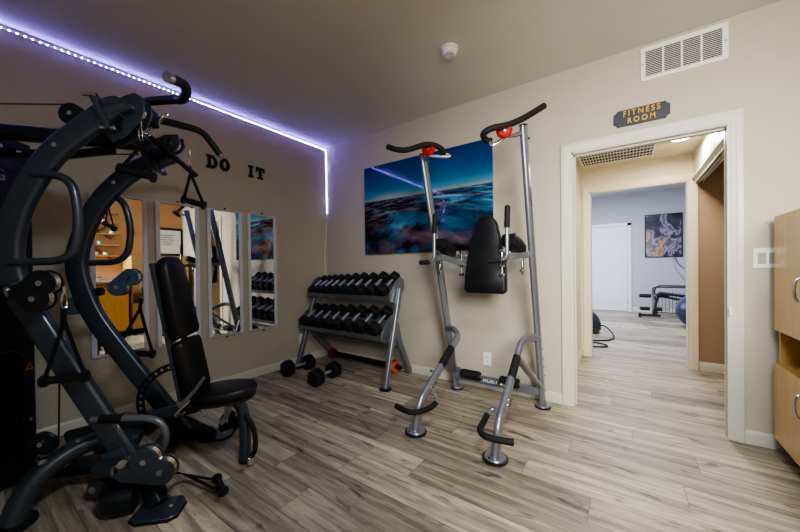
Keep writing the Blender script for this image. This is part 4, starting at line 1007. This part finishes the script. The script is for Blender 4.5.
# ------------------------------------------------------------------ BENCH
bn = thing('adjustable_bench', 'black padded adjustable bench with raised backrest between the gym arms', 'bench', O, pi/4)
def bb_(mb, name, m, **kw): return mb.build(name, m, kw.pop('parent', bn), local=True, **kw)
bb_(MB().sweep([g3(-.56, 0, .235), g3(-.31, 0, .283), g3(.0, 0, .333), g3(.08, 0, .350)], rr(.05, .07, .018), up=(0, 0, 1)), 'main_rail', 'gun')
bb_(MB().tube(smooth([g3(.02, 0, .340), g3(.14, 0, .368), g3(.24, 0, .376), g3(.305, 0, .345), g3(.334, 0, .26), g3(.338, 0, .14), g3(.335, 0, .018)], 6), .032, 16), 'front_leg', 'gun')
bb_(MB().lathe([(.036, .001), (.038, .006), (.036, .018), (.029, .02)], g3(.338, 0, 0)), 'rubber_foot', 'rubber')
bb_(MB().tube(smooth([g3(.35, .04, .29), g3(.388, .04, .23), g3(.405, .04, .15), g3(.40, .04, .08), g3(.38, .04, .045)], 5), .014, 10), 'front_handle', 'rubber')
bb_(MB().cyl(g3(.378, .05, .036), g3(.390, .072, .034), .020, n=16), 'handle_end', 'chrome')
# seat
so = []
for i in range(28):
    t_ = 2*pi*i/28; c_, s_ = cos(t_), sin(t_); x = .17*(abs(c_)**.75)*(1 if c_ > 0 else -1); w_ = .135 if c_ < 0 else .135-.02*c_; so.append((x, w_*(abs(s_)**.7)*(1 if s_ > 0 else -1)))
Fs = Matrix.Rotation(radians(-3), 3, 'Y'); seat = bb_(MB().pad(so, Fs, g3(.235, 0, .392), .062, .020), 'seat_pad', 'vinyl', ang=60)
bb_(MB().pad([(x*.95, y*.95) for x, y in so], Fs, g3(.235, 0, .380), .014, .001), 'seat_board', 'slot')
f = MB(); f.prism([g3(.245+x, .036, .31+z) for x, z in [(0, .08), (.045, .08), (.035, .02), (.01, -.04), (-.02, -.07), (-.035, -.05), (-.005, .0)]], g3(0, .004, 0)); bb_(f, 'adjustment_plate', 'silver')
# backrest: two pads on a plate frame
top, bot = V((-.085, 0, 1.215)), V((.055, 0, .42)); dv = (top-bot).normalized(); Fb = Matrix((V((0, 1, 0)), dv, V((0, 1, 0)).cross(dv))).transposed()
Lb = (top-bot).length
def slab(h, w0, w1, rt, rb=.02):
    pts = [(-w0/2+rb, 0), (w0/2-rb, 0), (w0/2, rb)]
    for i in range(7):
        a = pi/2*i/6; pts.append((w1/2-rt+rt*cos(a), h-rt+rt*sin(a)))
    for i in range(7):
        a = pi/2+pi/2*i/6; pts.append((-w1/2+rt+rt*cos(a), h-rt+rt*sin(a)))
    pts.append((-w0/2, rb)); return pts
bb_(MB().pad(slab(Lb*.40, .25, .25, .03), Fb, bot, .062, .016), 'lower_back_pad', 'vinyl', ang=60)
bb_(MB().pad(slab(Lb*.575, .25, .215, .085), Fb, bot+dv*(Lb*.415), .062, .016), 'upper_back_pad', 'vinyl', ang=60)
f = MB()
for q in (.62, .72): f.sweep([bot+dv*(Lb*q)+Fb@V((-.105, 0, .0625)), bot+dv*(Lb*q)+Fb@V((.105, 0, .0625))], rr(.003, .002, .0005, 1), up=dv)
bb_(f, 'seam', 'piping')
MBf = MB()
for s in (-.09, .09): MBf.sweep([bot+V((0, s, .0))-Fb@V((0, 0, .014)), top+V((0, s*.8, -.04))-Fb@V((0, 0, .014))], rr(.028, .022, .004), up=(0, 1, 0))
bb_(MBf, 'backrest_frame', 'gun')
for s in (-.125, ): pass
f = MB(); f.sweep([g3(.05, .13, .40), g3(.125, .13, .485)], rr(.020, .012, .003), up=NS); f.tube([g3(.125, .13, .485), g3(.17, .12, .55)], .009, 8); bb_(f, 'release_lever', 'silverdark')
f = MB(); f.cyl(g3(.04, -.13, .36), g3(.04, .13, .36), .017, n=14); bb_(f, 'pivot_bolt', 'chrome')
# curved ladder plate with holes
f = MB(); C0 = V((.0, -.03, .40)); r0, r1 = .175, .215; A0, A1 = radians(100), radians(215); K_ = 66
def arcp(r, a): return C0+V((r*cos(a), 0, r*sin(a)))
for (ra, rb) in ((r0, r0+.012), (r1-.012, r1)):
    for y in (0,):
        rings = []
        for i in range(K_+1):
            a = A0+(A1-A0)*i/K_; rings.append(f.ring([arcp(ra, a), arcp(rb, a), arcp(rb, a)+V((0, .008, 0)), arcp(ra, a)+V((0, .008, 0))]))
        f.skin(rings)
nh = 11
for i in range(nh+1):
    ac = A0+(A1-A0)*i/nh; da = radians(2.7); rings = []
    for a in (ac-da, ac, ac+da): rings.append(f.ring([arcp(r0+.006, a), arcp(r1-.006, a), arcp(r1-.006, a)+V((0, .008, 0)), arcp(r0+.006, a)+V((0, .008, 0))]))
    f.skin(rings)
bb_(f, 'ladder_plate', 'gun2')
# strap bundle under the seat
g = thing('ankle_strap', 'black ankle strap hanging under the bench seat', 'strap', GW(.20, -.13, .2))
f = MB(); c = GW(.20, -.12, .235)
f.sweep([c+V((.045*cos(q), .03*sin(q)*.6, .05*sin(q)-.04)) for q in [2*pi*j/20 for j in range(20)]], rr(.004, .045, .001, 1), up=(0, 1, 0), loop=True)
f.sweep([c+V((.05+.03*cos(q), .03, .035*sin(q)-.05)) for q in [2*pi*j/20 for j in range(20)]], rr(.004, .035, .001, 1), up=(0, 1, 0), loop=True)
f.build('strap', 'webbing', g)
MB().tube([GW(.20, -.12, .33), GW(.20, -.12, .28)], .006, 8).build('snap_hook', 'chrome', g)

# ------------------------------------------------------------------ far room contents
g = thing('framed_poster', 'black framed abstract grey and tan poster on the far room wall', 'picture', (3.89, FY-.02, 1.79))
MB().sweep([V((3.565, FY-.015, 1.30)), V((4.215, FY-.015, 1.30)), V((4.215, FY-.015, 2.275)), V((3.565, FY-.015, 2.275))], rr(.025, .028, .003, 2), up=(0, -1, 0), loop=True).build('frame', 'blackletter', g)
MB().bb((3.56, FY-.016, 1.295), (4.22, FY-.012, 2.28)).build('poster_sheet', 'poster', g)
g = thing('power_cord', 'thin black cord hanging below the framed poster in the far room', 'cord', (4.3, FY-.01, 1.1))
MB().tube(smooth([V((4.10, FY-.012, 1.27)), V((4.14, FY-.012, 1.16)), V((4.25, FY-.012, 1.04)), V((4.5, FY-.012, 1.0))], 5), .007, 6).build('cord', 'cable', g)
MB().tube(smooth([V((4.06, FY-.012, 1.28)), V((4.12, FY-.012, 1.0)), V((4.3, FY-.012, .7))], 5), .004, 6).build('cord', 'printgrey', g)
# leg developer / weight bench
WY = 5.75
g = thing('weight_bench', 'grey weight bench with black foam rollers against the far room wall', 'bench', (3.7, WY, 0))
f = MB(); f.sweep([V((3.42, WY, .045)), V((3.78, WY+.02, .05))], rr(.05, .05, .008), up=(0, 0, 1)); f.build('floor_bar', 'device', g)
MB().box((3.43, WY, .045), (.05, .09, .085)).build('end_cap', 'rubber', g, .008)
MB().sweep(fil([V((3.68, WY, .06)), V((3.70, WY, .30)), V((3.74, WY, .47)), V((4.1, WY-.05, .40)), V((4.45, WY-.08, .40))], .08), rr(.045, .045, .008), up=(0, 1, 0)).build('frame', 'device', g)
MB().sweep(fil([V((3.72, WY+.02, .08)), V((3.68, WY+.02, .60)), V((3.74, WY+.02, .68)), V((4.5, WY+.02, .68))], .06), circ(.014, 10), up=(0, 1, 0)).build('rail', 'rubber', g)
MB().box((4.0, WY-.05, .50), (.5, .25, .05), Matrix.Rotation(radians(8), 3, 'Y')).build('seat_pad', 'vinyl', g, .015)
for z, x0, x1 in ((.47, 3.42, 3.62), (.49, 3.70, 3.90), (.20, 3.43, 3.60), (.20, 3.66, 3.80)): MB().cyl((x0, WY-.12, z), (x1, WY-.12, z), .040, edge=.01, n=16).build('foam_roller', 'foam', g)
for z in (.48, .20): MB().cyl((3.40, WY-.12, z), (3.92, WY-.12, z), .012, n=10).build('roller_bar', 'steel', g)
MB().sweep([V((3.65, WY-.12, .18)), V((3.66, WY-.12, .50))], rr(.035, .035, .005), up=(0, 1, 0)).build('roller_post', 'silverdark', g)
# wire basket
g = thing('wire_basket', 'black wire basket rack behind the weight bench', 'basket', (4.1, 6.3, 0))
f = MB()
for i in range(15): f.tube([V((3.72+i*.06, 6.25, .06)), V((3.72+i*.06, 6.25, .52))], .005, 5)
f.build('wires', 'rubber', g); f = MB()
f.tube(fil([V((3.68, 6.25, .001)), V((3.68, 6.25, .62)), V((4.62, 6.25, .62)), V((4.62, 6.25, .001))], .06), .014, 8); f.tube([V((3.68, 6.25, .06)), V((4.62, 6.25, .06))], .010, 6); f.build('frame', 'rubber', g)
o = MB().ball((4.22, 4.75, .30), .30, n=32).build('exercise_ball', 'ball', None, ang=80); rebase(o, (4.22, 4.75, 0)); tag(o, 'dark blue exercise ball on the far room floor partly hidden by the door trim', 'exercise ball')
# black device with hose
g = thing('floor_vacuum', 'dark canister vacuum at the left edge of the far room opening', 'vacuum', (2.72, 3.4, 0))
MB().lathe([(.16, .02), (.19, .05), (.19, .16), (.15, .27), (.08, .34), (.02, .36)], (2.66, 3.42, 0)).build('body', 'device', g)
for y in (3.26, 3.56): MB().lathe([(.02, -.02), (.05, -.018), (.05, .018), (.02, .02)], (2.78, y, .051), (0, 1, 0), 18).build('wheel', 'rubber', g)
g = thing('black_hose', 'thin black hose looping on the floor by the dark vacuum', 'hose', (2.9, 2.6, 0))
MB().tube(smooth([V((2.80, 3.38, .12)), V((2.90, 3.34, .13)), V((3.00, 3.22, .06)), V((3.04, 3.0, .012)), V((2.98, 2.80, .012)), V((2.84, 2.68, .012)), V((2.70, 2.64, .012)), V((2.62, 2.55, .012)), V((2.70, 2.48, .014)), V((2.86, 2.50, .014)), V((2.97, 2.42, .014)), V((2.96, 2.30, .013)), V((2.80, 2.24, .012)), V((2.6, 2.25, .012))], 8), .011, 10).build('hose', 'cable', g)
g = thing('agility_ladder', 'yellow green strap ladder lying crumpled on the far room floor', 'ladder', (4.0, 3.7, 0))
f = MB()
for (x0, y0, x1, y1) in ((3.86, 4.25, 4.1, 3.3), (3.99, 4.3, 4.24, 3.4), (3.86, 4.25, 3.99, 4.3), (3.90, 4.05, 4.05, 4.12), (3.93, 3.85, 4.1, 3.9), (3.97, 3.6, 4.15, 3.72), (3.87, 4.1, 4.1, 3.95), (3.90, 3.75, 4.12, 3.65)):
    f.sweep([V((x0, y0, .004)), V((x1, y1, .005))], rr(.03, .004, .001, 1), up=(0, 0, 1))
f.build('straps', 'neon', g)

# ------------------------------------------------------------------ lights
def area(name, loc, rot, size, sy, power, col):
    l = bpy.data.lights.new(name, 'AREA'); l.shape = 'RECTANGLE'; l.size = size; l.size_y = sy; l.energy = power; l.color = col
    o = bpy.data.objects.new(name, l); COL.objects.link(o); o.location = loc; o.rotation_euler = rot; return o
# ceiling fixture over and behind the camera (assumed, out of view)
g = thing('ceiling_light', 'flat round ceiling light behind the camera', 'light', (3.30, -2.55, H))
MB().lathe([(.20, 0), (.205, -.02), (.19, -.03)], (3.30, -2.45, H)).build('lamp_rim', 'plastic_white', g)
MB().lathe([(.188, -.026), (.15, -.05), (.05, -.062)], (3.30, -2.45, H)).build('diffuser', 'panel', g)
area('room_light', (3.30, -2.45, H-.09), (0, 0, 0), .45, .45, 36, (.80, .92, 1))
sl = area('side_fill_light', (4.0, -3.0, 1.75), (0, 0, 0), .9, .9, 44, (1, .955, .87)); sl.data.spread = radians(100)  # unseen fill added to brighten the back wall's right side; no window there
sl.rotation_euler = (V((3.5, 0, 1.0))-sl.location).to_track_quat('-Z', 'Y').to_euler()
area('hall_light', (3.62, 1.02, HZ-.05), (0, 0, 0), .16, .16, 20, (1, .90, .76))
area('far_light', (3.0, 4.2, FZ-.06), (0, 0, 0), 1.8, 1.8, 125, (.80, .83, 1))
area('far_side_light', (1.3, 4.6, 1.5), (0, radians(-90), 0), 1.4, 1.4, 40, (.8, .88, 1))  # unseen bluish area light by the left wall; no window is modelled
wd = bpy.data.worlds.new('world'); SC.world = wd; wd.use_nodes = True
wd.node_tree.nodes['Background'].inputs[0].default_value = (.5, .5, .55, 1); wd.node_tree.nodes['Background'].inputs[1].default_value = .05

# ------------------------------------------------------------------ camera
cd = bpy.data.cameras.new('camera'); cam = bpy.data.objects.new('camera', cd); COL.objects.link(cam); SC.camera = cam
yaw, pit, rol, fpx, sv = .6138, -.0086, -.0125, 322.246, 4.03
Fw = V((-sin(yaw)*cos(pit), cos(yaw)*cos(pit), sin(pit))); Rt = V((cos(yaw), sin(yaw), 0)); Up = Rt.cross(Fw)
R2 = Rt*cos(rol)+Up*sin(rol); U2 = -Rt*sin(rol)+Up*cos(rol)
cam.matrix_world = Matrix((R2, U2, -Fw)).transposed().to_4x4(); cam.location = (3.2094, -2.9073, 1.1354)
cd.sensor_width = 36; cd.lens = fpx*36/800; cd.shift_y = sv/800; cd.clip_start = .05
SC.view_settings.view_transform = 'AgX'; SC.view_settings.look = 'AgX - Medium High Contrast'; SC.view_settings.exposure = .13
